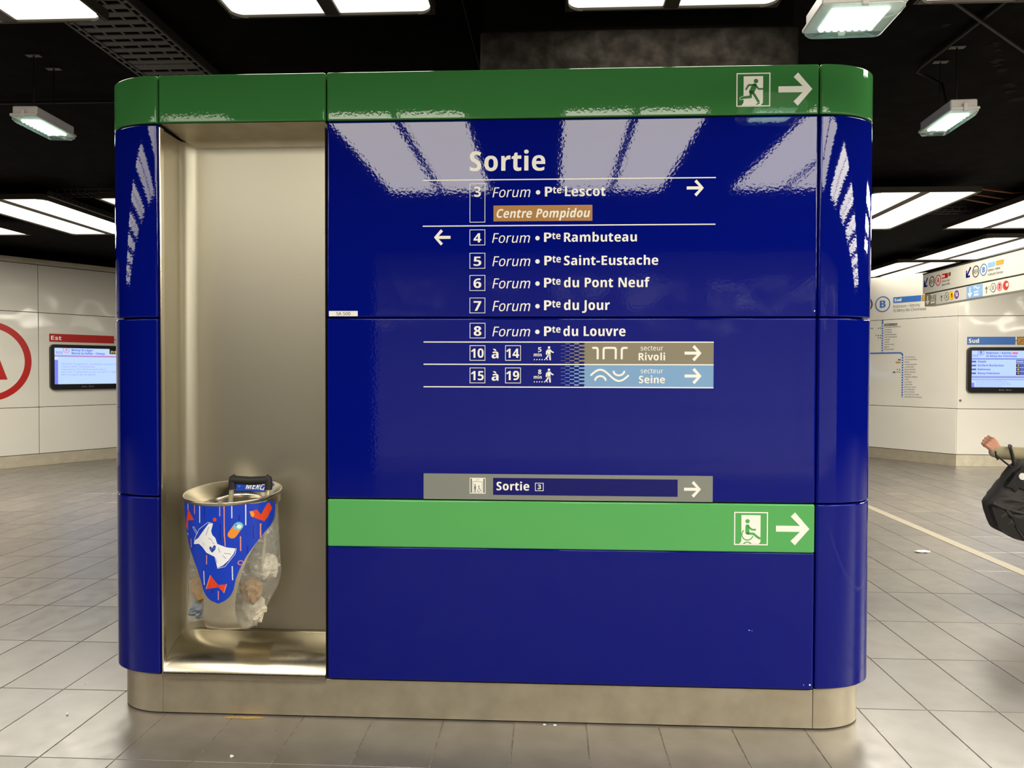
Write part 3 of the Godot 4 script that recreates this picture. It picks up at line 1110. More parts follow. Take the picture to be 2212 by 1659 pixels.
func wheel_marks(p: Node):
	var x0 := 1.7590
	var y0 := 0.7945
	var w := 0.1416
	var m := pic_map(x0, y0, w)
	var fr := S()
	frame_rect(fr, x0, y0, x0 + w, y0 + w, 0.0046, 0.0, 0.0012)
	var pic := put(fr, "white_vinyl", "exit_pictogram", p)
	var dp := PackedVector2Array()
	for v in [[0.155, 0.96], [0.215, 0.89], [0.215, 0.095], [0.782, 0.095], [0.782, 0.90], [0.73, 0.96]]:
		dp.append(m.call(v[0], v[1]))
	plate(pic, dp, 0.0, 0.0010, "white_vinyl", "doorway")
	var man := S()
	prism(man, disc_poly(m.call(0.397, 0.277), 0.063 * w, 24), 0.0, 0.0015)
	pic_strokes(man, m, [[[0.395, 0.43, 0.395, 0.62], 0.12], [[0.42, 0.44, 0.53, 0.53, 0.625, 0.53], 0.055], [[0.40, 0.645, 0.58, 0.655, 0.67, 0.735, 0.75, 0.785], 0.07]], w, 0.0, 0.0015)
	for a in [[0.395, 0.68, 0.165, PI * 1.93, PI * 0.72, 0.03], [0.395, 1.04, 0.135, PI * 0.8, PI * 0.2, 0.03]]:
		var q := []
		var t1: float = a[4] if a[4] < a[3] else a[4]
		for i in 22:
			var t := lerpf(a[3], t1, i / 21.0) if a[1] > 1.0 else -lerpf(0.07 * PI, 1.28 * PI, i / 21.0)
			var v := Vector2(a[0] + a[2] * cos(t), a[1] - a[2] * sin(t))
			if v.y < 0.962:
				q.append(m.call(v.x, v.y))
		if q.size() > 1:
			stroke(man, q, a[5] * w, 0.0, 0.0015, false)
	put(man, "wheel_green", "wheelchair_figure", pic)
	plate(p, arrow_poly(1.9344, 0.7965, 2.0738, 0.9365, 0.0255), 0.0, 0.0012, "white_vinyl", "arrow")

# ------------------------------------------------------------------ concrete column over the island
func build_column():
	var o := thing("concrete_column", "rough bare concrete column head rising behind the green header of the island", "column", Vector3(1.4, 2.81, -0.95))
	var st := S()
	rbox(st, Vector3(-0.785, -0.0, -0.6), Vector3(0.8, 0.44, 0.36), 0.012)
	put(st, "concrete", "bare_band", o)
	var b := S()
	rbox(b, Vector3(-0.77, 0.44, -0.59), Vector3(0.785, 0.62, 0.345), 0.01)
	put(b, "black_paint", "painted_band", o)

# ------------------------------------------------------------------ litter bin
const BCX := -0.416
const BR := 0.198
func bin_axis(y: float) -> float:
	return -0.05 * clampf((0.85 - y) / 0.33, 0.0, 1.0)

func bin_front(x: float, y: float, lift := 0.0) -> Vector3:
	var r := BR + lift
	var dx := clampf(x - BCX, -r * 0.9999, r * 0.9999)
	return Vector3(BCX + dx, y, bin_axis(y) + sqrt(maxf(0.0, r * r - dx * dx)))

func interp(tab: Array, y: float) -> float:
	for i in tab.size() - 1:
		if y <= tab[i][0] and y >= tab[i + 1][0]:
			var t: float = (tab[i][0] - y) / (tab[i][0] - tab[i + 1][0])
			return lerpf(tab[i][1], tab[i + 1][1], t)
	return tab[0][1] if y > tab[0][0] else tab[-1][1]

const SH_L := [[1.0, -0.613], [0.985, -0.606], [0.93, -0.585], [0.9, -0.574], [0.845, -0.563], [0.798, -0.551], [0.759, -0.539], [0.717, -0.519], [0.675, -0.501], [0.619, -0.489], [0.574, -0.485], [0.532, -0.488], [0.471, -0.492]]
const SH_R := [[1.0, -0.218], [0.955, -0.2182], [0.914, -0.2185], [0.885, -0.2195], [0.871, -0.223], [0.844, -0.237], [0.816, -0.257], [0.786, -0.275], [0.743, -0.296], [0.695, -0.313], [0.656, -0.325], [0.617, -0.337], [0.587, -0.344], [0.546, -0.351], [0.516, -0.352], [0.486, -0.347], [0.461, -0.339]]

func in_poly(p: Vector2, poly: PackedVector2Array) -> bool:
	return Geometry2D.is_point_in_polygon(p, poly)

func paint(im: Image, poly: PackedVector2Array, c: Color, x0: float, y1: float, s: float):
	var lo := Vector2(1e9, 1e9)
	var hi := -lo
	for p in poly:
		lo = lo.min(p)
		hi = hi.max(p)
	for j in range(maxi(0, int((y1 - hi.y) * s) - 1), mini(im.get_height(), int((y1 - lo.y) * s) + 2)):
		for i in range(maxi(0, int((lo.x - x0) * s) - 1), mini(im.get_width(), int((hi.x - x0) * s) + 2)):
			if Geometry2D.is_point_in_polygon(Vector2(x0 + (i + 0.5) / s, y1 - (j + 0.5) / s), poly):
				im.set_pixel(i, j, c)

func paint_line(im: Image, pts: Array, w: float, c: Color, x0: float, y1: float, s: float, round_end := false):
	for p in outline_of(pts, w, round_end):
		paint(im, p, c, x0, y1, s)

func vv(a: Array) -> PackedVector2Array:
	var p := PackedVector2Array()
	for i in range(0, a.size(), 2):
		p.append(Vector2(a[i], a[i + 1]))
	return p

func bin_print() -> Image:
	var s := 1500.0
	var x0 := -0.62
	var y1 := 1.0
	var im := Image.create(int(0.42 * s), int(0.46 * s), false, Image.FORMAT_RGBA8)
	im.fill(Color8(18, 62, 200))
	var white := Color8(226, 232, 248)
	var salmon := Color8(240, 150, 120)
	var navy := Color8(14, 34, 150)
	var red := Color8(232, 72, 34)
	for l in [[-0.479, 0.975, -0.479, 0.899], [-0.344, 0.975, -0.344, 0.919], [-0.296, 0.975, -0.296, 0.885], [-0.351, 0.714, -0.353, 0.653], [-0.473, 0.692, -0.476, 0.630], [-0.548, 0.975, -0.548, 0.944]]:
		paint_line(im, [Vector2(l[0], l[1]), Vector2(l[2], l[3])], 0.0042, white, x0, y1, s)
	for l in [[-0.507, 0.975, -0.506, 0.933], [-0.390, 0.975, -0.390, 0.929], [-0.373, 0.975, -0.372, 0.802], [-0.251, 0.883, -0.252, 0.823], [-0.314, 0.841, -0.317, 0.777], [-0.453, 0.763, -0.457, 0.722], [-0.413, 0.607, -0.416, 0.567], [-0.531, 0.825, -0.534, 0.786]]:
		paint_line(im, [Vector2(l[0], l[1]), Vector2(l[2], l[3])], 0.0042, salmon, x0, y1, s)
	for l in [[-0.456, 0.966, -0.456, 0.918], [-0.388, 0.897, -0.389, 0.825], [-0.318, 0.930, -0.318, 0.908], [-0.272, 0.881, -0.273, 0.826], [-0.293, 0.797, -0.295, 0.764], [-0.438, 0.612, -0.438, 0.598]]:
		paint_line(im, [Vector2(l[0], l[1]), Vector2(l[2], l[3])], 0.0038, navy, x0, y1, s)
	paint(im, disc_poly(Vector2(-0.411, 0.915), 0.0078), red, x0, y1, s)
	paint(im, disc_poly(Vector2(-0.320, 0.726), 0.0105), salmon, x0, y1, s)
	paint(im, disc_poly(Vector2(-0.320, 0.726), 0.0072), Color8(18, 62, 200), x0, y1, s)
	paint(im, disc_poly(Vector2(-0.551, 0.842), 0.005), Color8(130, 200, 235), x0, y1, s)
	paint_line(im, [Vector2(-0.322, 0.883), Vector2(-0.343, 0.851)], 0.034, Color8(245, 150, 44), x0, y1, s, true)
	paint(im, disc_poly(Vector2(-0.321, 0.884), 0.0172), Color8(120, 200, 228), x0, y1, s)
	paint(im, disc_poly(Vector2(-0.318, 0.882), 0.0088), Color8(240, 246, 250), x0, y1, s)
	paint(im, disc_poly(Vector2(-0.330, 0.889), 0.0022), navy, x0, y1, s)
	paint(im, vv([-0.546, 0.950, -0.510, 0.908, -0.549, 0.900, -0.549, 0.857, -0.565, 0.871, -0.560, 0.902]), red, x0, y1, s)
	paint(im, vv([-0.442, 0.675, -0.412, 0.634, -0.377, 0.636, -0.390, 0.599, -0.412, 0.624, -0.468, 0.613]), red, x0, y1, s)
	paint_line(im, [Vector2(-0.443, 0.675), Vector2(-0.469, 0.612)], 0.003, Color8(250, 170, 120), x0, y1, s)
	paint_line(im, [Vector2(-0.377, 0.637), Vector2(-0.391, 0.598)], 0.003, Color8(250, 170, 120), x0, y1, s)
	for d in [[-0.416, 0.629], [-0.408, 0.628]]:
		paint(im, disc_poly(Vector2(d[0], d[1]), 0.0018), navy, x0, y1, s)
	paint(im, vv([-0.282, 0.940, -0.262, 0.946, -0.250, 0.921, -0.234, 0.963, -0.229, 0.966, -0.224, 0.938, -0.232, 0.907, -0.241, 0.890, -0.272, 0.915]), red, x0, y1, s)
	paint(im, vv([-0.258, 0.944, -0.238, 0.955, -0.249, 0.928]), Color8(18, 62, 200), x0, y1, s)
	paint(im, vv([-0.284, 0.941, -0.274, 0.942, -0.268, 0.926, -0.273, 0.914, -0.279, 0.920]), Color8(250, 160, 60), x0, y1, s)
	# apple core drawing
	var core := [-0.436, 0.899, -0.418, 0.897, -0.426, 0.867, -0.421, 0.851, -0.409, 0.838, -0.403, 0.813, -0.368, 0.797, -0.334, 0.790, -0.341, 0.770, -0.362, 0.741, -0.386, 0.719, -0.410, 0.708, -0.418, 0.757, -0.453, 0.773, -0.471, 0.797, -0.487, 0.809, -0.516, 0.804, -0.510, 0.821, -0.488, 0.834, -0.475, 0.850]
	paint(im, vv(core), Color8(244, 246, 252), x0, y1, s)
	paint_line(im, [Vector2(-0.512, 0.822), Vector2(-0.482, 0.872), Vector2(-0.440, 0.903), Vector2(-0.418, 0.899)], 0.0022, white, x0, y1, s)
	paint_line(im, [Vector2(-0.332, 0.790), Vector2(-0.337, 0.766), Vector2(-0.378, 0.714), Vector2(-0.411, 0.706)], 0.0022, white, x0, y1, s)
	paint_line(im, [Vector2(-0.496, 0.850), Vector2(-0.517, 0.876), Vector2(-0.511, 0.880), Vector2(-0.489, 0.853)], 0.002, white, x0, y1, s)
	for l in [[-0.449, 0.848, -0.437, 0.884], [-0.440, 0.836, -0.428, 0.833], [-0.428, 0.833, -0.424, 0.824], [-0.400, 0.795, -0.394, 0.775], [-0.378, 0.772, -0.352, 0.767], [-0.385, 0.762, -0.372, 0.748], [-0.414, 0.752, -0.411, 0.730], [-0.466, 0.815, -0.461, 0.806], [-0.424, 0.820, -0.415, 0.812]]:
		paint_line(im, [Vector2(l[0], l[1]), Vector2(l[2], l[3])], 0.0016, Color8(60, 80, 160), x0, y1, s)
	for a in [[-0.430, 0.788, 0.4], [-0.418, 0.794, -0.35]]:
		var q := PackedVector2Array()
		for i in 14:
			var t := TAU * i / 14
			q.append(Vector2(a[0], a[1]) + Vector2(0.0065 * cos(t), 0.0135 * sin(t)).rotated(a[2]))
		paint(im, q, Color8(24, 50, 160), x0, y1, s)
		for i in 14:
			q[i] = Vector2(a[0], a[1]) + (q[i] - Vector2(a[0], a[1])) * 0.55
		paint(im, q, Color8(70, 110, 210), x0, y1, s)
	return im

func build_bin():
	var o := thing("litter_bin", "steel hoop litter bin with a blue printed shield, fixed in the steel niche", "litter bin", Vector3.ZERO)
	# funnel rim, leaning forward a little
	var rx := Transform3D(Basis.from_euler(Vector3(deg_to_rad(5.46), 0, deg_to_rad(0.26))), Vector3(BCX, 1.002, 0.0))
	var st := S()
	var prof := []
	for p in [[0.198, -0.018], [0.2035, -0.012], [0.2066, -0.003], [0.2064, 0.001], [0.203, 0.003], [0.198, 0.0], [0.185, -0.008], [0.165, -0.026], [0.148, -0.043], [0.142, -0.05], [0.1385, -0.056], [0.136, -0.07], [0.136, -0.1]]:
		prof.append(Vector2(p[0], p[1]))
	lathe(st, prof, 72, rx, true)
	put(st, "steel_bright", "rim", o)
	var ri := S()
	lathe(ri, [Vector2(0.199, -0.014), Vector2(0.199, -0.05), Vector2(0.197, -0.052), Vector2(0.197, -0.014)], 72, rx, true)
	put(ri, "steel_bright", "hoop", o)
	# sticker on the inside of the funnel
	var sk := S()
	var g := []
	for i in 7:
		var t := i / 6.0
		var row := []
		for k in 25:
			var a := deg_to_rad(lerpf(-115, -45, k / 24.0))
			var shrink := 0.14 * pow(absf(k / 12.0 - 1.0), 6.0)
			var tt := lerpf(0.05 + shrink, 0.95 - shrink, t)
			var r := lerpf(0.200, 0.149, tt)
			var y := interp_r(prof, r) + 0.0012
			row.append(rx * Vector3(r * cos(a), y, r * sin(a)))
		g.append(row)
	sheet(sk, g, false, true)
	var stk := put(sk, mat("sticker_blue", Color8(32, 74, 190), 0.3), "sticker", o)
	# MERCI, bent round the funnel
	var tm := raw_text("MERCI", true)
	var bb := tm.get_aabb()
	var ar := tm.surface_get_arrays(0)
	var vs: PackedVector3Array = ar[Mesh.ARRAY_VERTEX]
	for i in vs.size():
		var u := (vs[i].x - bb.position.x) / bb.size.x
		var v := (vs[i].y - bb.position.y) / bb.size.y
		var a := deg_to_rad(lerpf(-94, -59, u))
		var r := lerpf(0.158, 0.182, v)
		vs[i] = rx * Vector3(r * cos(a), interp_r(prof, r) + (0.0024 if vs[i].z > bb.position.z + 0.02 else 0.001), r * sin(a))
	ar[Mesh.ARRAY_VERTEX] = vs
	ar[Mesh.ARRAY_NORMAL] = null
	ar[Mesh.ARRAY_TANGENT] = null
	var am := ArrayMesh.new()
	am.add_surface_from_arrays(Mesh.PRIMITIVE_TRIANGLES, ar)
	var s2 := SurfaceTool.new()
	s2.create_from(am, 0)
	s2.generate_normals()
	put(s2, "white_vinyl", "lettering", stk)
	var dots := S()
	var dn := rx.basis.y
	for d in [[-109.0, 0.187, 0.007], [-104.5, 0.168, 0.006]]:
		var a := deg_to_rad(d[0])
		var c := rx * Vector3(d[1] * cos(a), interp_r(prof, d[1]) + 0.003, d[1] * sin(a))
		for k in 14:
			t3(dots, c, c + rx.basis * Vector3(cos(TAU * k / 14), 0.35 * -sin(TAU * k / 14), sin(TAU * k / 14)) * d[2], c + rx.basis * Vector3(cos(TAU * (k + 1) / 14), 0.35 * -sin(TAU * (k + 1) / 14), sin(TAU * (k + 1) / 14)) * d[2], dn)
	put(dots, "sky_vinyl", "sticker_dots", stk)
	# steel shield tapering into the arm that bends back under the bag to the niche
	var sh := S()
	var rows := []
	var ny := 44
	for i in ny + 1:
		var y := lerpf(0.975, 0.50, i / float(ny))
		var row := []
		for k in 33:
			row.append(bin_front(lerpf(interp(SH_L, y), interp(SH_R, y), k / 32.0), y))
		rows.append(row)
	for i in 14:
		var t := (i + 1) / 14.0
		var row2 := []
		var a := PI * 0.5 * minf(1.0, t * 1.25)
		for k in 33:
			var f := bin_front(lerpf(lerpf(-0.491, -0.5, t), lerpf(-0.349, -0.325, t), k / 32.0), 0.50)
			var rr := 0.085
			f.y = 0.50 - rr * sin(a)
			f.z -= rr * (1.0 - cos(a)) + maxf(0.0, t - 0.8) / 0.2 * 0.25
			row2.append(f)
		rows.append(row2)
	sheet(sh, rows, false, true)
	put(sh, "steel_worn", "shield", o)
	# printed film on the shield
	var img := bin_print()
	var pm := mat("shield_print", Color.WHITE, 0.3)
	pm.albedo_texture = ImageTexture.create_from_image(img)
	var fs := S()
	var R := 40
	for i in R:
		for k in 36:
			var pts := []
			for c in [[0, 0], [1, 0], [1, 1], [0, 1]]:
				var y := lerpf(0.972, 0.551, (i + c[1]) / float(R))
				var pl := interp(PR_L, y)
				var pr := interp(PR_R, y)
				pts.append(bin_front(lerpf(pl, pr, (k + c[0]) / 36.0), y, 0.0012))
			var nn := []
			for p in pts:
				nn.append(Vector3(p.x - BCX, 0, p.z - bin_axis(p.y)).normalized())
			for tr in [[0, 1, 2], [0, 2, 3]]:
				var ids: Array = tr
				var fa: Vector3 = pts[ids[0]]
				var fb: Vector3 = pts[ids[1]]
				var fc: Vector3 = pts[ids[2]]
				if (fb - fa).cross(fc - fa).dot(nn[0]) > 0.0:
					ids = [tr[0], tr[2], tr[1]]
				for q in ids:
					fs.set_normal(nn[q])
					fs.set_uv(Vector2((pts[q].x + 0.62) / 0.42, (1.0 - pts[q].y) / 0.46))
					fs.add_vertex(pts[q])
	put(fs, pm, "printed_film", o)
	# clear bag hung inside the hoop
	var bg := S()
	var rows2 := []
	var rng := RandomNumberGenerator.new()
	rng.seed = 5
	var tab_l := [[0.95, -0.596], [0.80, -0.602], [0.72, -0.612], [0.60, -0.622], [0.50, -0.630], [0.432, -0.634]]
	var tab_r := [[0.95, -0.232], [0.88, -0.226], [0.80, -0.222], [0.70, -0.216], [0.64, -0.210], [0.58, -0.226], [0.48, -0.282], [0.40, -0.322]]
	for i in 25:
		var t := i / 24.0
		var row3 := []
		for k in 48:
			var a := TAU * k / 48
			var right := cos(a) > 0.0
			var y := lerpf(0.95, 0.40 if right else 0.432, t)
			var xl := interp(tab_l, y)
			var xr := interp(tab_r, y)
			var cx := (xl + xr) * 0.5
			var rxx := (xr - xl) * 0.5
			var rz := lerpf(0.165, 0.05, smoothstep(0.45, 1.0, t)) * (1.0 - 0.25 * sin(t * PI))
			var pucker := 1.0 + (0.05 * sin(a * 9.0 + t * 4.0) + 0.035 * sin(a * 15.0 + 2.0 - t * 6.0)) * (0.5 + 0.5 * t)
			row3.append(Vector3(cx + rxx * cos(a) * (1.0 if absf(cos(a)) > 0.9 else pucker), y + 0.006 * sin(a * 7.0) * t, -0.015 + rz * sin(a) * pucker))
		rows2.append(row3)
	sheet(bg, rows2, true, true)
	put(bg, "bag_film", "plastic_bag", o)
	# things thrown away, each lying in the bag
	crumple("paper_bag", "crumpled brown paper bag at the left inside the clear litter bag", "paper bag", Vector3(-0.53, 0.585, 0.0), Vector3(0.07, 0.085, 0.05), "kraft", 3, 0.22)
	crumple("paper_bag", "small piece of brown paper right of the blue shield inside the litter bag", "paper bag", Vector3(-0.335, 0.565, 0.0), Vector3(0.045, 0.05, 0.04), "kraft", 8, 0.25)
	crumple("tissue", "cream crumpled tissue at the upper right of the clear litter bag", "tissue", Vector3(-0.275, 0.665, -0.02), Vector3(0.055, 0.05, 0.045), "tissue", 11, 0.3)
	crumple("tissue", "pale flattened wrapper in the lower right of the clear litter bag", "tissue", Vector3(-0.325, 0.485, -0.01), Vector3(0.045, 0.06, 0.03), "tissue", 15, 0.25)
	crumple("wrapper", "grey blue crumpled wrapper at the lower left of the clear litter bag", "wrapper", Vector3(-0.565, 0.475, 0.0), Vector3(0.045, 0.035, 0.04), "blue_grey_litter", 19, 0.3)
	# trolley handle thrown into the bin
	var h := thing("trolley_handle", "discarded luggage handle with a black grip and two pale tubes sticking out of the bin", "handle", Vector3(-0.335, 0.94, 0.0))
	for s in [-1, 1]:
		var tb := S()
		var top := Vector3(s * 0.082, 0.098 if s < 0 else 0.1, 0.01)
		var bot := Vector3(s * 0.082 - 0.03, -0.28, 0.02)
		var d := (top - bot).normalized()
		tube(tb, [bot, top], 0.0105, 10)
		put(tb, "tube_alu", "tube", h)
	var gr := S()
	# end sleeves and cross bar
	for s in [-1, 1]:
		var q := [Vector3(s * 0.08, 0.072, 0.012), Vector3(s * 0.081, 0.1, 0.011), Vector3(s * 0.079, 0.12, 0.01), Vector3(s * 0.068, 0.129, 0.01)]
		tube(gr, q, [0.0165, 0.0165, 0.016, 0.012], 12)
	tube(gr, [Vector3(-0.085, 0.115, 0.01), Vector3(-0.05, 0.112, 0.01), Vector3(0.0, 0.109, 0.01), Vector3(0.05, 0.112, 0.01), Vector3(0.085, 0.115, 0.01)], [0.017, 0.0185, 0.019, 0.0185, 0.017], 12)
	put(gr, "grip", "grip", h)

func interp_r(prof: Array, r: float) -> float:
	for i in range(4, prof.size() - 1):
		if r <= prof[i].x and r >= prof[i + 1].x:
			return lerpf(prof[i].y, prof[i + 1].y, (prof[i].x - r) / maxf(1e-5, prof[i].x - prof[i + 1].x))
	return 0.0

const PR_L := [[0.972, -0.595], [0.95, -0.59], [0.901, -0.572], [0.793, -0.549], [0.751, -0.530], [0.698, -0.508], [0.649, -0.493], [0.603, -0.482], [0.585, -0.472], [0.571, -0.460], [0.560, -0.444], [0.554, -0.430], [0.551, -0.418]]
const PR_R := [[0.972, -0.2185], [0.95, -0.2187], [0.906, -0.2195], [0.885, -0.2215], [0.864, -0.2275], [0.829, -0.249], [0.787, -0.276], [0.749, -0.3], [0.696, -0.326], [0.657, -0.341], [0.611, -0.352], [0.59, -0.362], [0.576, -0.373], [0.562, -0.392], [0.555, -0.405], [0.551, -0.416]]

func crumple(n: String, label: String, cat: String, at: Vector3, half: Vector3, m, seed_: int, rough: float):
	var noise := FastNoiseLite.new()
	noise.seed = seed_
	noise.frequency = 1.1
	var st := S()
	var g := []
	for i in 13:
		var row := []
		var th := PI * i / 12.0
		for k in 20:
			var ph := TAU * k / 20
			var d := Vector3(sin(th) * cos(ph), cos(th), sin(th) * sin(ph))
			var v := 1.0 + rough * 2.2 * noise.get_noise_3dv(d * 1.4) + rough * (absf(noise.get_noise_3dv(d * 3.6 + Vector3(5, 0, 0))) - 0.2)
			row.append(d * half * v)
		g.append(row)
	for i in 12:
		for k in 20:
			var l := (k + 1) % 20
			var c: Vector3 = g[i][k] + g[i + 1][l]
			var n1: Vector3 = (g[i][l] - g[i][k]).cross(g[i + 1][l] - g[i][k]).normalized()
			if n1.length() > 0.5:
				t3(st, g[i][k], g[i][l], g[i + 1][l], n1 if n1.dot(c) > 0 else -n1)
			var n2: Vector3 = (g[i + 1][l] - g[i][k]).cross(g[i + 1][k] - g[i][k]).normalized()
			if n2.length() > 0.5:
				t3(st, g[i][k], g[i + 1][l], g[i + 1][k], n2 if n2.dot(c) > 0 else -n2)
	var o := put(st, m, n)
	o.position = at
	tag(o, label, cat)

# ------------------------------------------------------------------ bulkhead emergency lamps
func bulkhead(at: Vector3, w: float, l: float, turn: float, label: String, hang: bool):
	var o := thing("bulkhead_lamp", label, "lamp", at, turn)
	var hs := S()
	rbox(hs, Vector3(-w * 0.46, 0.045, -l * 0.46), Vector3(w * 0.46, 0.095, l * 0.46), 0.006)
	rbox(hs, Vector3(-w * 0.5, 0.03, -l * 0.5), Vector3(w * 0.5, 0.047, l * 0.5), 0.004)
	put(hs, "housing", "housing", o)
	var ln := S()
	var g := []
	for r in [[0.0, 0.490, 0.030], [0.0, 0.485, 0.018], [0.0, 0.45, 0.006], [0.0, 0.40, 0.0], [0.0, 0.0, 0.0]]:
		var row := []
		for p in round_rect(-w * r[1], -l * r[1], w * r[1], l * r[1], 0.02 * r[1] * 2.0 + 0.0001, 3):
			row.append(Vector3(p.x, r[2], p.y))
		g.append(row)
	sheet(ln, g, true, true)
	put(ln, "lens", "lens", o)
	var lb := S()
	rbox(lb, Vector3(-w * 0.34, 0.022, -l * 0.34), Vector3(w * 0.34, 0.029, l * 0.34), 0.002)
	put(lb, "led", "led_board", o)
	var n := 8 if w > l else 3
	var m := 3 if w > l else 8
	var dm := S()
	for i in n:
		for k in m:
			var c := Vector3(lerpf(-w * 0.3, w * 0.3, i / float(n - 1)), 0.0205, lerpf(-l * 0.3, l * 0.3, k / float(m - 1)))
			rbox(dm, c - Vector3(0.008, 0.004, 0.008), c + Vector3(0.008, 0.002, 0.008), 0.003)
	put(dm, "led", "led_rows", o)
	var cl := S()
	for s in [-1, 1]:
		rbox(cl, Vector3(-0.012, 0.02, s * l * 0.5 - 0.006), Vector3(0.012, 0.07, s * l * 0.5 + 0.006), 0.003)
	put(cl, "housing", "clip", o)
	var a := AreaLight3D.new()
	a.name = "lamp"
	a.area_size = Vector2(w * 0.66, l * 0.66)
	a.area_normalize_energy = false
	a.light_energy = 2.2
	a.light_color = Color(0.86, 1.0, 0.92)
	a.area_range = 30.0
	a.area_attenuation = 2.0
	a.shadow_enabled = true
	o.add_child(a, true)
	a.position = Vector3(0, 0.012, 0)
	a.rotation_degrees = Vector3(-90, 0, 0)
	var top := 3.432 - at.y
	for s in [-1, 1]:
		var rd := S()
		tube(rd, [Vector3(0, 0.09, s * l * 0.24), Vector3(0, top, s * l * 0.24)], 0.0045 if hang else 0.006, 8)
		put(rd, "dark_metal", "hanging_rod", o)
		var br := S()
		rbox(br, Vector3(-0.045, top - 0.008, s * l * 0.24 - 0.02), Vector3(0.045, top, s * l * 0.24 + 0.02), 0.002)
		put(br, "galvanised", "bracket", o)

func build_bulkheads():
	bulkhead(Vector3(2.04, 2.755, 0.50), 0.285, 0.235, deg_to_rad(-2), "nearest lit emergency lamp, large at the top right above the green header", true)
	bulkhead(Vector3(3.345, 3.0, -1.43), 0.16, 0.44, deg_to_rad(-3), "small lit emergency lamp hanging on two rods right of the island", true)
	bulkhead(Vector3(-2.15, 3.0, -1.30), 0.16, 0.42, deg_to_rad(3), "small lit emergency lamp hanging in the dark left of the island", true)

# ------------------------------------------------------------------ trays, pipes and cables under the ceiling
func pipe(n: String, label: String, pts: Array, r: float, m, cat := "pipe"):
	var st := S()
	tube(st, pts, r, 8)
	var o := put(st, m, n)
	tag(o, label, cat)

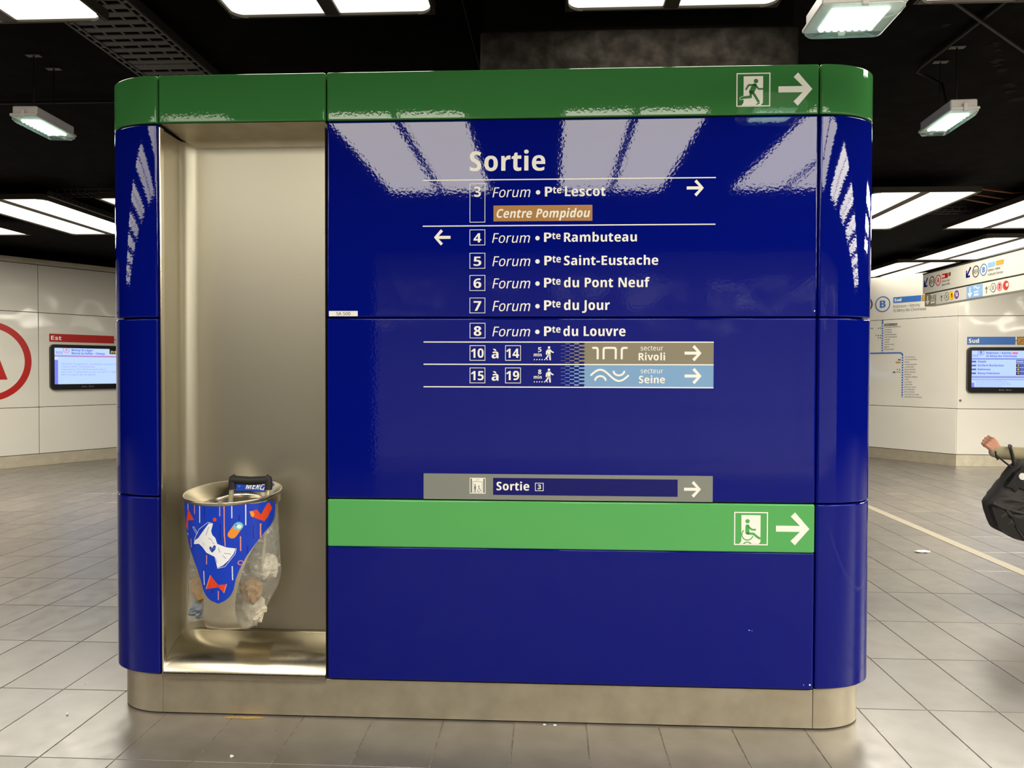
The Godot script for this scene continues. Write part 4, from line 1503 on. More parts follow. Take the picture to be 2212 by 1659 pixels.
func build_ceiling_services():
	var o := thing("cable_tray", "slotted grey metal cable tray running back under the ceiling at the upper left", "cable tray", Vector3(-1.345, 3.355, -0.8))
	for s in [-1, 1]:
		var r := S()
		for q in [0.0, 0.035]:
			rbox(r, Vector3(s * (0.19 + q) - 0.008, -0.004, -1.6), Vector3(s * (0.19 + q) + 0.008, 0.012, 1.7), 0.002)
		for k in 46:
			rbox(r, Vector3(s * 0.2075 - 0.016, -0.002, -1.58 + k * 0.072), Vector3(s * 0.2075 + 0.016, 0.006, -1.56 + k * 0.072), 0.001)
		rbox(r, Vector3(s * 0.234 - 0.003, 0.0, -1.6), Vector3(s * 0.234 + 0.003, 0.05, 1.7), 0.001)
		put(r, "galvanised", "side_rail", o)
	for k in 39:
		var z := -1.57 + k * 0.085
		var p := S()
		var wdt := 0.052 if k % 10 != 3 else 0.078
		rbox(p, Vector3(-0.185, 0.0, z), Vector3(0.185, 0.008, z + wdt), 0.003)
		for q in [-0.1, 0.0, 0.1]:
			rbox(p, Vector3(q - 0.008, 0.001, z + wdt - 0.002), Vector3(q + 0.008, 0.006, z + 0.086), 0.001)
		put(p, "galvanised", "rung", o)
	var rl := thing("perforated_rail", "grey perforated steel rail along the side of the wide far left ceiling light", "rail", Vector3(-4.1, 3.285, -6.35))
	var rs := S()
	rbox(rs, Vector3(-0.015, 0.0, 0.0), Vector3(0.015, 0.055, 2.15), 0.003)
	put(rs, "galvanised", "channel", rl)
	var rh := S()
	for k in 26:
		rbox(rh, Vector3(-0.0165, 0.018, 0.05 + k * 0.08), Vector3(0.0165, 0.038, 0.085 + k * 0.08), 0.002)
	var rho := put(rh, "groove", "slots", rl)
	rho.set_meta("kind", "stuff")
	pipe("conduit", "thin grey metal trunking running diagonally at the upper right, ending above the small right lamp", [Vector3(3.245, 3.412, -1.56), Vector3(3.262, 3.412, -1.0), Vector3(3.29, 3.412, 0.2)], 0.012, "dark_metal")
	pipe("cable", "dark cable looping from the metal trunking down to the small right lamp", [Vector3(3.245, 3.41, -1.54), Vector3(3.25, 3.40, -1.62), Vector3(3.33, 3.37, -1.63), Vector3(3.37, 3.3, -1.55), Vector3(3.36, 3.15, -1.47), Vector3(3.345, 3.09, -1.44)], 0.008, "cable_black", "cable")
	pipe("pipe", "dark pipe crossing the metal trunking at the upper right corner", [Vector3(2.95, 3.39, -0.65), Vector3(3.7, 3.39, -1.3), Vector3(4.9, 3.39, -2.35)], 0.009, "cable_black")
	pipe("wire", "thin dark rod running back under the ceiling left of the concrete column", [Vector3(0.505, 3.41, 0.4), Vector3(0.525, 3.41, -0.57), Vector3(0.537, 3.41, -1.9)], 0.006, "dark_metal", "rod")
	pipe("pipe", "thin dark pipe crossing level with the left hanging lamp's rods", [Vector3(-6.0, 3.405, -1.9), Vector3(-1.0, 3.405, -1.93)], 0.010, "dark_metal")
	# wire trays far left and far right
	for d in [[Vector3(-4.3, 3.37, -4.62), 3.2, "narrow wire cable tray above the far left ceiling lights"], [Vector3(5.3, 3.37, -5.85), 1.6, "narrow wire cable tray between the far right ceiling lights"]]:
		var t := thing("wire_tray", d[2], "cable tray", d[0])
		var st := S()
		for z in [0.0, 0.15]:
			for y in [0.0, 0.05]:
				tube(st, [Vector3(0, y, z), Vector3(d[1], y, z)], 0.004, 6)
		put(st, "galvanised", "long_wire", t)
		var n := int(d[1] / 0.075)
		var su := S()
		for k in n:
			var x: float = 0.04 + k * 0.075
			tube(su, [Vector3(x, 0.05, 0.0), Vector3(x, 0.0, 0.0), Vector3(x, 0.0, 0.15), Vector3(x, 0.05, 0.15)], 0.004, 6)
		var su_o := put(su, "galvanised", "cross_wire", t)
		su_o.set_meta("kind", "stuff")
	var labels := ["upper orange brown cable drooping under the ceiling at the far right", "middle orange brown cable drooping under the ceiling at the far right", "lowest orange brown cable drooping under the ceiling at the far right"]
	for i in 3:
		pipe("cable", labels[i], [Vector3(5.3, 3.41, -4.75 - 0.2 * i), Vector3(5.75, 3.38 - 0.012 * i, -4.86 - 0.2 * i), Vector3(6.3, 3.40, -4.75 - 0.2 * i), Vector3(7.2, 3.41, -4.6 - 0.2 * i)], 0.009, "cable_orange", "cable")
	# bare patches where the black paint has fallen off the ceiling
	var c := get_node("ceiling")
	for p in [[3.53, -1.30, 0.045, 1], [3.60, -1.38, 0.03, 2], [3.69, -1.53, 0.05, 3], [3.73, -1.6, 0.03, 9], [3.80, -1.68, 0.04, 4], [4.0, -1.95, 0.05, 5], [4.08, -2.06, 0.04, 8], [4.21, -2.22, 0.06, 6], [3.13, -1.04, 0.03, 7]]:
		var rng := RandomNumberGenerator.new()
		rng.seed = p[3]
		var poly := PackedVector2Array()
		for i in 11:
			poly.append(Vector2.from_angle(TAU * i / 11) * p[2] * rng.randf_range(0.45, 1.15))
		var st := S()
		prism(st, poly, 0.0, 0.006, Transform3D(Basis(Vector3(1, 0, 0), Vector3(0, 0, 1), Vector3(0, -1, 0)), Vector3(p[0], 3.434, p[1])))
		put(st, "concrete", "bare_patch", c)

# ------------------------------------------------------------------ things on the far walls
func on_wall(n: String, label: String, cat: String, w: Transform3D, u: float, y: float) -> Node3D:
	var o := thing(n, label, cat)
	o.transform = Transform3D(w.basis, w * Vector3(u, y, 0.0))
	return o

func screen_light(o: Node3D, x0: float, y0: float, x1: float, y1: float):
	var a := AreaLight3D.new()
	a.name = "screen_light"
	a.area_size = Vector2(x1 - x0, y1 - y0)
	a.area_normalize_energy = false
	a.light_energy = 0.12
	a.light_color = Color8(182, 208, 250)
	a.area_range = 30.0
	a.area_attenuation = 2.0
	a.shadow_enabled = true
	o.add_child(a, true)
	a.position = Vector3((x0 + x1) * 0.5, (y0 + y1) * 0.5, 0.065)
	a.rotation_degrees = Vector3(0, 180, 0)

func monitor(w: Transform3D, u: float, y: float, label: String) -> Node3D:
	var o := on_wall("screen", label, "screen", w, u, y)
	var st := S()
	var outer := round_rect(0.0, 0.0, 1.28, 0.73, 0.06, 5)
	var inner := round_rect(0.058, 0.088, 1.222, 0.675, 0.006, 5)
	band(st, outer, inner, 0.0, 0.055)
	put(st, "bezel", "bezel", o)
	var bk := S()
	prism(bk, round_rect(0.03, 0.03, 1.25, 0.70, 0.04, 5), 0.0, 0.035)
	put(bk, "bezel", "back_case", o)
	plate(o, rect_poly(0.056, 0.086, 1.224, 0.677), 0.036, 0.042, "screen", "display")
	screen_light(o, 0.06, 0.09, 1.22, 0.67)
	for x in [0.49, 0.60]:
		var lg := S()
		prism(lg, disc_poly(Vector2(x, 0.045), 0.012, 12), 0.0, 0.0565)
		prism(lg, rect_poly(x + 0.018, 0.039, x + 0.07, 0.05), 0.0, 0.0565)
		put(lg, "text_grey", "maker_mark", o)
	return o

func band_sign(w: Transform3D, u: float, y: float, wid: float, h: float, word: String, m, label: String) -> Node3D:
	var o := on_wall("direction_sign", label, "sign", w, u, y)
	plate(o, rect_poly(0, 0, wid, h), 0.0, 0.003, m, "colour_band")
	letter(o, word, "b", h * 0.2, h * 0.2 + 0.5 * h * word.length() * 0.82, h * 0.24, h * 0.5, 0.0032, "white_vinyl")
	return o

func build_wall_things():
	var z := 0.003
	# left wall
	var ring := on_wall("line_emblem", "huge red ring with a letter A on the white wall, cut by the left edge", "emblem", WL, -0.156, 1.044)
	var st := S()
	band(st, disc_poly(Vector2(0, 0.61), 0.61, 72), disc_poly(Vector2(0, 0.61), 0.513, 72), 0.0, z)
	put(st, "red_vinyl", "ring", ring)
	letter(ring, "A", "b", -0.27, 0.27, 0.33, 0.56, z * 0.5, "red_vinyl")
	var est := band_sign(WL, 0.716, 1.977, 1.035, 0.129, "Est", "red_vinyl", "red direction band lettered Est above the left screen")
	plate(est, rect_poly(1.03, 0.057, 1.07, 0.07), 0.0, 0.0025, "tan_frame", "link_bar")
	var sq := plate(est, rect_poly(1.065, 0.0, 1.2, 0.129), 0.0, 0.003, "tan_frame", "brown_square")
	var sw := S()
	for c in [[1.10, 0.075, 0.024], [1.135, 0.06, 0.03], [1.165, 0.08, 0.022]]:
		prism(sw, disc_poly(Vector2(c[0], c[1]), c[2], 14), 0.0, 0.0042)
	put(sw, "white_vinyl", "pictogram", sq)
	var ml := monitor(WL, 0.712, 1.205, "wall screen with a pale blue notice under the red band, left of the island")
	var zs := 0.0422
	plate(ml, rect_poly(0.056, 0.545, 1.224, 0.557), 0.04, zs + 0.0006, "screen_red", "header_rule")
	plate(ml, rect_poly(0.056, 0.532, 1.224, 0.545), 0.04, zs + 0.0005, "screen_lilac", "header_rule")
	plate(ml, rect_poly(0.056, 0.086, 0.115, 0.48), 0.04, zs + 0.0005, "screen_violet", "side_bar")
	plate(ml, rect_poly(0.056, 0.487, 0.12, 0.53), 0.04, zs + 0.0005, "screen_pale", "notice_icon")
	var rr := S()
	band(rr, disc_poly(Vector2(0.245, 0.645), 0.052, 28), disc_poly(Vector2(0.245, 0.645), 0.044, 28), 0.04, zs + 0.001)
	put(rr, "screen_red", "line_ring", ml)
	letter(ml, "A", "b", 0.224, 0.266, 0.62, 0.05, zs, "screen_red")
	letter(ml, "RER", "b", 0.085, 0.19, 0.575, 0.045, zs, "screen_lilac")
	letter(ml, "Boissy-St-Léger", "b", 0.325, 0.665, 0.627, 0.036, zs, "screen_navy")
	letter(ml, "Marne-la-Vallée – Chessy", "b", 0.325, 0.86, 0.575, 0.036, zs, "screen_navy")
	plate(ml, rect_poly(0.94, 0.588, 1.095, 0.675), 0.04, zs + 0.0005, "bezel", "clock_box")
	letter(ml, "21:53", "b", 0.955, 1.08, 0.602, 0.042, zs + 0.0006, "screen_yellow")
	var ly := 0.405
	for tx in [["Vendredi 13 septembre : mouvement social sur les", 1.06], ["réseaux RATP. Perturbations", 0.69], ["importantes. Plus d'informations dès le", 0.87], ["mercredi 11 septembre au soir sur RATP.fr, l'Appli", 1.06], ["RATP et auprès de nos agents.", 0.71]]:
		letter(ml, tx[0], "n", 0.165, tx[1], ly, 0.026, zs, "screen_lilac")
		ly -= 0.044
	# right wall, facing part
	var sud := band_sign(W2, 0.145, 1.968, 0.738, 0.127, "Sud", "line_blue", "blue direction band lettered Sud above the right screen")
	plate(sud, rect_poly(0.735, 0.057, 0.77, 0.07), 0.0, 0.0025, "tan_frame", "link_bar")
	var tsq := plate(sud, rect_poly(0.764, 0.0, 0.893, 0.127), 0.0, 0.003, "tan_frame", "airport_square")
	plate(tsq, rect_poly(0.776, 0.014, 0.88, 0.113), 0.0, 0.004, "tan_vinyl", "airport_plate")
	var pl := S()
	for l in [[0.80, 0.03, 0.858, 0.09, 0.011], [0.832, 0.064, 0.862, 0.045, 0.008], [0.832, 0.064, 0.806, 0.092, 0.008], [0.806, 0.036, 0.80, 0.055, 0.006], [0.806, 0.036, 0.822, 0.03, 0.006]]:
		stroke(pl, [Vector2(l[0], l[1]), Vector2(l[2], l[3])], l[4], 0.0, 0.005)
	put(pl, "tan_frame", "plane_pictogram", tsq)
	var mr := monitor(W2, 0.137, 1.196, "wall screen with a blue departure list at the right edge")
	plate(mr, rect_poly(0.056, 0.535, 1.224, 0.548), 0.04, zs + 0.0005, "screen_navy", "header_rule")
	var r2 := S()
	band(r2, disc_poly(Vector2(0.205, 0.645), 0.05, 28), disc_poly(Vector2(0.205, 0.645), 0.042, 28), 0.04, zs + 0.001)
	put(r2, "screen_violet", "line_ring", mr)
	letter(mr, "B", "b", 0.187, 0.223, 0.622, 0.048, zs, "screen_navy")
	letter(mr, "RER", "b", 0.075, 0.165, 0.57, 0.045, zs, "screen_lilac")
	letter(mr, "Robinson • Antony", "b", 0.285, 0.665, 0.622, 0.034, zs, "screen_navy")
	letter(mr, "St-Rémy-lès-Chevreuse", "b", 0.285, 0.75, 0.572, 0.034, zs, "screen_navy")
	plate(mr, rect_poly(0.68, 0.62, 0.765, 0.65), 0.04, zs + 0.0005, "screen_red", "status_box")
	var yy := 0.485
	for d in [["Dépôt", 0.285, ""], ["Denfert-Rochereau", 0.55, "3"], ["Robinson", 0.35, "6"], ["Massy-Palaiseau", 0.49, "15"]]:
		letter(mr, d[0], "b", 0.158, d[1], yy, 0.032, zs, "screen_navy")
		plate(mr, rect_poly(0.062, yy, 0.132, yy + 0.028), 0.04, zs + 0.0005, "screen_slate", "code_box")
		plate(mr, rect_poly(0.74, yy - 0.014, 1.224, yy + 0.042), 0.04, zs + 0.0005, "screen_slate", "row_box")
		if d[2] == "":
			letter(mr, "train sans arrêt", "b", 0.75, 1.08, yy, 0.03, zs + 0.0006, "screen_pale")
		else:
			plate(mr, rect_poly(0.746, yy - 0.01, 0.80, yy + 0.038), 0.04, zs + 0.0008, "bezel", "minute_box")
			letter(mr, d[2], "b", 0.758, 0.79, yy, 0.03, zs + 0.001, "screen_yellow")
		yy -= 0.0625
	plate(mr, rect_poly(0.056, 0.235, 1.224, 0.268), 0.04, zs + 0.0005, "screen_lilac", "divider_bar")
	plate(mr, rect_poly(0.056, 0.205, 1.224, 0.214), 0.04, zs + 0.0005, "screen_violet", "divider_bar")
	plate(mr, rect_poly(0.056, 0.086, 0.105, 0.16), 0.04, zs + 0.0005, "screen_violet", "side_bar")
	var l2 := 0.176
	for tx in [["Le 14 sept., Île-de-France Mobilités et la", 0.60], ["RATP testent l'ouverture de certaines lignes", 0.65], ["de métro et de tram toute la nuit. Plus d'infos", 0.67], ["sur ratp.fr et auprès de nos agents.", 0.535]]:
		letter(mr, tx[0], "n", 0.14, tx[1], l2, 0.019, zs, "screen_lilac")
		l2 -= 0.0265
	var bt := on_wall("wall_button", "small round grey stud on the white wall below the right screen", "stud", W2, 0.051, 1.068)
	plate(bt, disc_poly(Vector2.ZERO, 0.018, 14), 0.0, 0.012, "text_grey", "head")
	# right wall, slanting part: line badge, headings, line map
	var bd := on_wall("line_emblem", "blue ring with a letter B high on the white wall right of the island", "emblem", W1, 0.243, 2.574)
	var b1 := S()
	band(b1, disc_poly(Vector2(0, 0.137), 0.137, 48), disc_poly(Vector2(0, 0.137), 0.121, 48), 0.0, z)
	put(b1, "line_blue", "ring", bd)
	letter(bd, "B", "b", -0.052, 0.052, 0.078, 0.122, z * 0.5, "line_blue")
	var rr2 := on_wall("network_emblem", "black ring lettered RER, half hidden by the island's right corner", "emblem", W1, -0.085, 2.584)
	var b2 := S()
	band(b2, disc_poly(Vector2(0, 0.14), 0.14, 48), disc_poly(Vector2(0, 0.14), 0.122, 48), 0.0, z)
	put(b2, "line_black", "ring", rr2)
	letter(rr2, "RER", "b", -0.1, 0.1, 0.1, 0.085, z * 0.5, "line_black")
	var s1 := band_sign(W1, 0.434, 2.716, 0.48, 0.099, "Sud", "line_blue", "upper blue direction band lettered Sud beside the blue letter B ring")
	plate(s1, rect_poly(0.478, 0.044, 0.5, 0.054), 0.0, 0.0025, "tan_frame", "link_bar")
	plate(s1, rect_poly(0.495, 0.0, 0.595, 0.099), 0.0, 0.003, "tan_frame", "airport_square")
	plate(s1, rect_poly(0.503, 0.009, 0.587, 0.09), 0.0, 0.004, "tan_vinyl", "airport_plate")
	letter(s1, "Robinson • Antony", "n", 0.0, 0.46, -0.085, 0.052, 0.001, "text_grey")
	letter(s1, "St-Rémy-lès-Chevreuse", "n", 0.0, 0.565, -0.155, 0.052, 0.001, "text_grey")
	var mp := on_wall("route_map", "blue printed line map with branching stations on the white wall right of the island", "map", W1, 0.0, 1.077)
	plate(mp, rect_poly(0.233, 0.78, 0.257, 1.351), 0.0, z, "line_blue", "route_line")
	var bend := S()
	stroke(bend, [Vector2(-1.3, 0.777), Vector2(0.56, 0.777), Vector2(0.592, 0.768), Vector2(0.607, 0.745), Vector2(0.609, 0.70), Vector2(0.609, 0.015)], 0.024, 0.0, z, false)
	put(bend, "line_blue", "route_line", mp)
	var tick := S()
	for i in 12:
		prism(tick, rect_poly(0.236, 1.250 - i * 0.0428 + 0.015, 0.254, 1.250 - i * 0.0428 + 0.030), 0.0, z + 0.001)
	for i in 17:
		prism(tick, rect_poly(0.600, 0.693 - i * 0.0425 + 0.012, 0.618, 0.693 - i * 0.0425 + 0.027), 0.0, z + 0.001)
	put(tick, "white_vinyl", "station_ticks", mp)
	var names1 := ["Châtelet–Les Halles", "Saint-Michel–Notre-Dame", "Luxembourg", "Port-Royal", "Denfert-Rochereau", "Cité Universitaire", "Gentilly", "Laplace", "Arcueil–Cachan", "Bagneux", "Bourg-la-Reine"]
	plate(mp, rect_poly(0.275, 1.252, 0.51, 1.288), 0.0, z, "line_black", "name_plate")
	for i in names1.size():
		letter(mp, names1[i], "n", 0.281, 0.281 + 0.0125 * names1[i].length(), 1.26 - i * 0.0428, 0.021, z if i == 0 else 0.001, "white_vinyl" if i == 0 else "text_grey", "station_name")
	var names2 := ["Parc de Sceaux", "La Croix de Berny", "Antony", "Fontaine-Michalon", "Les Baconnets", "Massy–Verrières", "Massy–Palaiseau", "Palaiseau", "Palaiseau–Villebon", "Lozère", "Le Guichet", "Orsay-Ville", "Bures-sur-Yvette", "La Hacquinière", "Gif-sur-Yvette", "Courcelle-sur-Yvette", "Saint-Rémy-lès-Chevreuse"]
	for i in names2.size():
		letter(mp, names2[i], "n", 0.645, 0.645 + 0.0125 * names2[i].length(), 0.695 - i * 0.0425, 0.021, 0.001, "text_grey", "station_name")
	var cd := S()
	for p in [[0.21, 1.218], [0.17, 1.218], [0.06, 1.218], [0.03, 1.218], [0.21, 1.09], [0.17, 1.09], [0.13, 1.09], [0.21, 1.047], [0.17, 1.047], [0.56, 0.49], [0.52, 0.49], [0.56, 0.447], [0.52, 0.447]]:
		prism(cd, disc_poly(Vector2(p[0], p[1]), 0.010, 10), 0.0, z)
	put(cd, "text_grey", "connection_dots", mp)
	for p in [[0.53, 0.645, "line_blue"], [0.49, 0.60, "tan_vinyl"], [0.44, 0.43, "text_grey"]]:
		plate(mp, rect_poly(p[0], p[1], p[0] + (0.045 if p[2] != "tan_vinyl" else 0.085), p[1] + 0.026), 0.0, z, p[2], "service_mark")

# ------------------------------------------------------------------ hanging direction sign on the right
func build_hanging_sign():
	var w := wall_frame(Vector3(5.96, 2.40, -7.2), Vector3(0, 0, 1))
	var o := thing("hanging_sign", "long white hanging direction sign in two tiers at the right edge", "sign")
	o.transform = w
	var up := S()
	rbox(up, Vector3(0.0, 0.172, -0.14), Vector3(4.6, 0.43, 0.0), 0.005)
	var u := put(up, "sign_white", "upper_tier", o)
	var lo := S()
	rbox(lo, Vector3(0.05, 0.0, -0.13), Vector3(4.6, 0.158, -0.004), 0.005)
	var l := put(lo, "sign_white", "lower_tier", o)
	var gp := S()
	rbox(gp, Vector3(0.04, 0.15, -0.12), Vector3(4.58, 0.18, -0.012), 0.003)
	rbox(gp, Vector3(0.0, 0.43, -0.14), Vector3(4.6, 0.446, 0.004), 0.003)
	put(gp, "dark_metal", "joint_rail", o)
	for x in [2.9, 4.2]:
		var rd := S()
		tube(rd, [Vector3(x, 0.44, -0.07), Vector3(x, 1.03, -0.07)], 0.012, 8)
		put(rd, "dark_metal", "hanging_rod", o)
	var z := 0.0025
	for d in [[0.035, "A", "red_vinyl"], [1.06, "B", "line_blue"]]:
		var x: float = d[0]
		var ar := S()
		stroke(ar, [Vector2(x + 0.105, 0.375), Vector2(x + 0.02, 0.275)], 0.022, 0.0, z, false)
		stroke(ar, [Vector2(x + 0.015, 0.345), Vector2(x + 0.015, 0.27), Vector2(x + 0.09, 0.27)], 0.022, 0.0, z, false)
		put(ar, "blue_vinyl", "arrow", u)
		var r1 := S()
		band(r1, disc_poly(Vector2(x + 0.215, 0.31), 0.07, 32), disc_poly(Vector2(x + 0.215, 0.31), 0.06, 32), 0.0, z)
		var ro := put(r1, "line_black", "network_ring", u)
		letter(ro, "RER", "n", x + 0.165, x + 0.265, 0.285, 0.05, 0.001, "line_black")
		var r2 := S()
		band(r2, disc_poly(Vector2(x + 0.375, 0.31), 0.07, 32), disc_poly(Vector2(x + 0.375, 0.31), 0.06, 32), 0.0, z)
		var rl := put(r2, d[2], "line_ring", u)
		letter(rl, d[1], "b", x + 0.35, x + 0.4, 0.28, 0.06, 0.001, d[2])
		if d[1] == "A":
			var bx := plate(u, rect_poly(x + 0.47, 0.315, x + 0.61, 0.375), 0.0, z, d[2], "direction_box")
			letter(bx, "Est", "b", x + 0.48, x + 0.54, 0.33, 0.03, z, "white_vinyl")
			plate(u, rect_poly(x + 0.625, 0.33, x + 0.68, 0.375), 0.0, z, "tan_frame", "direction_box")
			letter(u, "Boissy-St-Léger", "n", x + 0.475, x + 0.66, 0.27, 0.026, 0.001, "text_grey")
			letter(u, "Marne-la-Vallée", "n", x + 0.475, x + 0.665, 0.225, 0.026, 0.001, "text_grey")
		else:
			plate(u, rect_poly(x + 0.46, 0.325, x + 0.60, 0.375), 0.0, z, "sky_vinyl", "direction_box")
			plate(u, rect_poly(x + 0.62, 0.325, x + 0.76, 0.375), 0.0, z, "tan_vinyl", "direction_box")
			letter(u, "Robinson • Antony", "n", x + 0.46, x + 0.70, 0.275, 0.03, 0.001, "text_grey")
			letter(u, "St-Rémy-lès-Chevreuse", "n", x + 0.46, x + 0.75, 0.225, 0.03, 0.001, "text_grey")
	var zl := -0.0015
	var left := [[0.06, 0.33, "grey_vinyl"], [1.075, 1.39, "sky_vinyl"]]
	for i in 2:
		var x0: float = left[i][0]
		var x1: float = left[i][1]
		var bx := plate(l, rect_poly(x0, 0.006, x1, 0.152), -0.004, zl, left[i][2], "sector_box")
		var ar := S()
		stroke(ar, [Vector2(x0 + 0.075, 0.135), Vector2(x0 + 0.075, 0.035)], 0.018, -0.004, zl + 0.001, false)
		stroke(ar, [Vector2(x0 + 0.035, 0.07), Vector2(x0 + 0.075, 0.028), Vector2(x0 + 0.115, 0.07)], 0.018, -0.004, zl + 0.001, false)
		var em := x0 + 0.16
		if i == 0:
			for q in [[0.0, 0.035, 0.035], [0.05, 0.09, 0.05], [0.12, 0.085, 0.085]]:
				stroke(ar, [Vector2(em + q[0], 0.14), Vector2(em + q[1], 0.14), Vector2(em + q[1], 0.095)], 0.011, -0.004, zl + 0.001)
		else:
			var wv := []
			for k in 13:
				wv.append(Vector2(em + 0.11 * k / 12.0, 0.12 + 0.014 * sin(TAU * k / 12.0)))
			stroke(ar, wv, 0.011, -0.004, zl + 0.001)
		put(ar, "white_vinyl", "arrow", bx)
		letter(bx, "secteur", "n", em, em + 0.1, 0.065, 0.02, zl, "white_vinyl")
		letter(bx, "Rivoli" if i == 0 else "Seine", "b", em, em + 0.1, 0.025, 0.03, zl, "white_vinyl")
		var zz := PackedVector2Array([Vector2(x1, 0.152)])
		for k in 9:
			zz.append(Vector2(x1 + 0.03, 0.144 - k * 0.0165))
			zz.append(Vector2(x1 + 0.005, 0.136 - k * 0.0165))
		zz.append(Vector2(x1, 0.004))
		plate(bx, zz, -0.004, zl, left[i][2], "serrated_edge")
	for d in [[0.62, "M", "white_enamel", "line_black"], [0.735, "1", "yellow_vinyl", "line_black"], [0.85, "14", "purple_vinyl", "white_vinyl"], [1.625, "M", "white_enamel", "line_black"], [1.745, "7", "pink_vinyl", "line_black"], [1.862, "", "brick_vinyl", "white_vinyl"]]:
		var c := Vector2(d[0], 0.082)
		var dk := plate(l, disc_poly(c, 0.052, 28), -0.004, zl, d[2], "line_disc")
		if d[1] == "M":
			var rg := S()
			band(rg, disc_poly(c, 0.052, 28), disc_poly(c, 0.045, 28), -0.004, zl + 0.001)
			put(rg, "line_black", "ring", dk)
		if d[1] != "":
			letter(dk, d[1], "n" if d[1] == "M" else "b", c.x - 0.018 * maxf(1.0, d[1].length() * 0.8), c.x + 0.018 * maxf(1.0, d[1].length() * 0.8), 0.054, 0.056, zl, d[3])
		else:
			plate(dk, disc_poly(c + Vector2(0.022, 0.004), 0.02, 16), -0.004, zl + 0.001, "white_vinyl", "half_mark")
	for x in [0.49, 1.49]:
		var wk := S()
		stroke(wk, [Vector2(x, 0.035), Vector2(x, 0.10)], 0.012, -0.004, zl)
		stroke(wk, [Vector2(x - 0.02, 0.085), Vector2(x, 0.105), Vector2(x + 0.02, 0.085)], 0.01, -0.004, zl)
		prism(wk, disc_poly(Vector2(x + 0.05, 0.10), 0.006, 8), -0.004, zl)
		prism(wk, disc_poly(Vector2(x + 0.06, 0.07), 0.006, 8), -0.004, zl)
		put(wk, "text_grey", "walk_mark", l)

# ------------------------------------------------------------------ the passer-by
func sdf_mesh(bones: Array, cell: float, k: float) -> SurfaceTool:
	var lo := Vector3(1e9, 1e9, 1e9)
	var hi := -lo
	for b in bones:
		for e in 2:
			var r: float = b[2 + e] + cell * 2.5
			lo = lo.min(b[e] - Vector3(r, r, r))
			hi = hi.max(b[e] + Vector3(r, r, r))
	var n := Vector3i(((hi - lo) / cell).ceil()) + Vector3i.ONE
	var f := PackedFloat32Array()
	f.resize(n.x * n.y * n.z)
	f.fill(1.0)
	var reach := cell * 3.0 + k
	for b in bones:
		var a: Vector3 = b[0]
		var c: Vector3 = b[1]
		var ra: float = b[2]
		var rb: float = b[3]
		var d := c - a
		var dd := maxf(d.length_squared(), 1e-9)
		var rm := maxf(ra, rb) + reach
		var i0 := Vector3i(((a.min(c) - Vector3.ONE * rm - lo) / cell).floor()).clamp(Vector3i.ZERO, n - Vector3i.ONE)
		var i1 := Vector3i(((a.max(c) + Vector3.ONE * rm - lo) / cell).ceil()).clamp(Vector3i.ZERO, n - Vector3i.ONE)
		for z in range(i0.z, i1.z + 1):
			for y in range(i0.y, i1.y + 1):
				var base := (z * n.y + y) * n.x
				for x in range(i0.x, i1.x + 1):
					var p := lo + Vector3(x, y, z) * cell
					var t := clampf((p - a).dot(d) / dd, 0.0, 1.0)
					var v := p.distance_to(a + d * t) - lerpf(ra, rb, t)
					var o := f[base + x]
					var h := maxf(k - absf(v - o), 0.0) / k
					f[base + x] = minf(v, o) - h * h * k * 0.25
	var idx := {}
	var vs := []
	for z in n.z - 1:
		for y in n.y - 1:
			for x in n.x - 1:
				var s := 0
				var vals := []
				for q in 8:
					var v := f[((z + (q >> 2)) * n.y + y + ((q >> 1) & 1)) * n.x + x + (q & 1)]
					vals.append(v)
					if v < 0.0:
						s += 1
				if s == 0 or s == 8:
					continue
				var sum := Vector3.ZERO
				var cnt := 0
				for e in [[0, 1], [2, 3], [4, 5], [6, 7], [0, 2], [1, 3], [4, 6], [5, 7], [0, 4], [1, 5], [2, 6], [3, 7]]:
					var va: float = vals[e[0]]
					var vb: float = vals[e[1]]
					if (va < 0.0) != (vb < 0.0):
						var t := va / (va - vb)
						var pa := Vector3(e[0] & 1, (e[0] >> 1) & 1, e[0] >> 2)
						var pb := Vector3(e[1] & 1, (e[1] >> 1) & 1, e[1] >> 2)
						sum += pa.lerp(pb, t)
						cnt += 1
				idx[Vector3i(x, y, z)] = vs.size()
				var g := Vector3(vals[1] + vals[3] + vals[5] + vals[7] - vals[0] - vals[2] - vals[4] - vals[6], vals[2] + vals[3] + vals[6] + vals[7] - vals[0] - vals[1] - vals[4] - vals[5], vals[4] + vals[5] + vals[6] + vals[7] - vals[0] - vals[1] - vals[2] - vals[3])
				vs.append([lo + (Vector3(x, y, z) + sum / cnt) * cell, g.normalized()])
	var st := S()
	for key in idx:
		for ax in 3:
			var u := Vector3i.ZERO
			u[(ax + 1) % 3] = 1
			var w := Vector3i.ZERO
			w[(ax + 2) % 3] = 1
			if not (idx.has(key - u) and idx.has(key - w) and idx.has(key - u - w)):
				continue
			var d := Vector3i.ZERO
			d[ax] = 1
			var e: Vector3i = key + d
			var v0: float = f[(key.z * n.y + key.y) * n.x + key.x]
			var v1: float = f[(e.z * n.y + e.y) * n.x + e.x]
			if (v0 < 0.0) == (v1 < 0.0):
				continue
			var A = vs[idx[key]]
			var B = vs[idx[key - u]]
			var C = vs[idx[key - u - w]]
			var D = vs[idx[key - w]]
			var fn: Vector3 = A[1] + C[1]
			t3(st, A[0], B[0], C[0], fn, A[1], B[1], C[1])
			t3(st, A[0], C[0], D[0], fn, A[1], C[1], D[1])
	return st

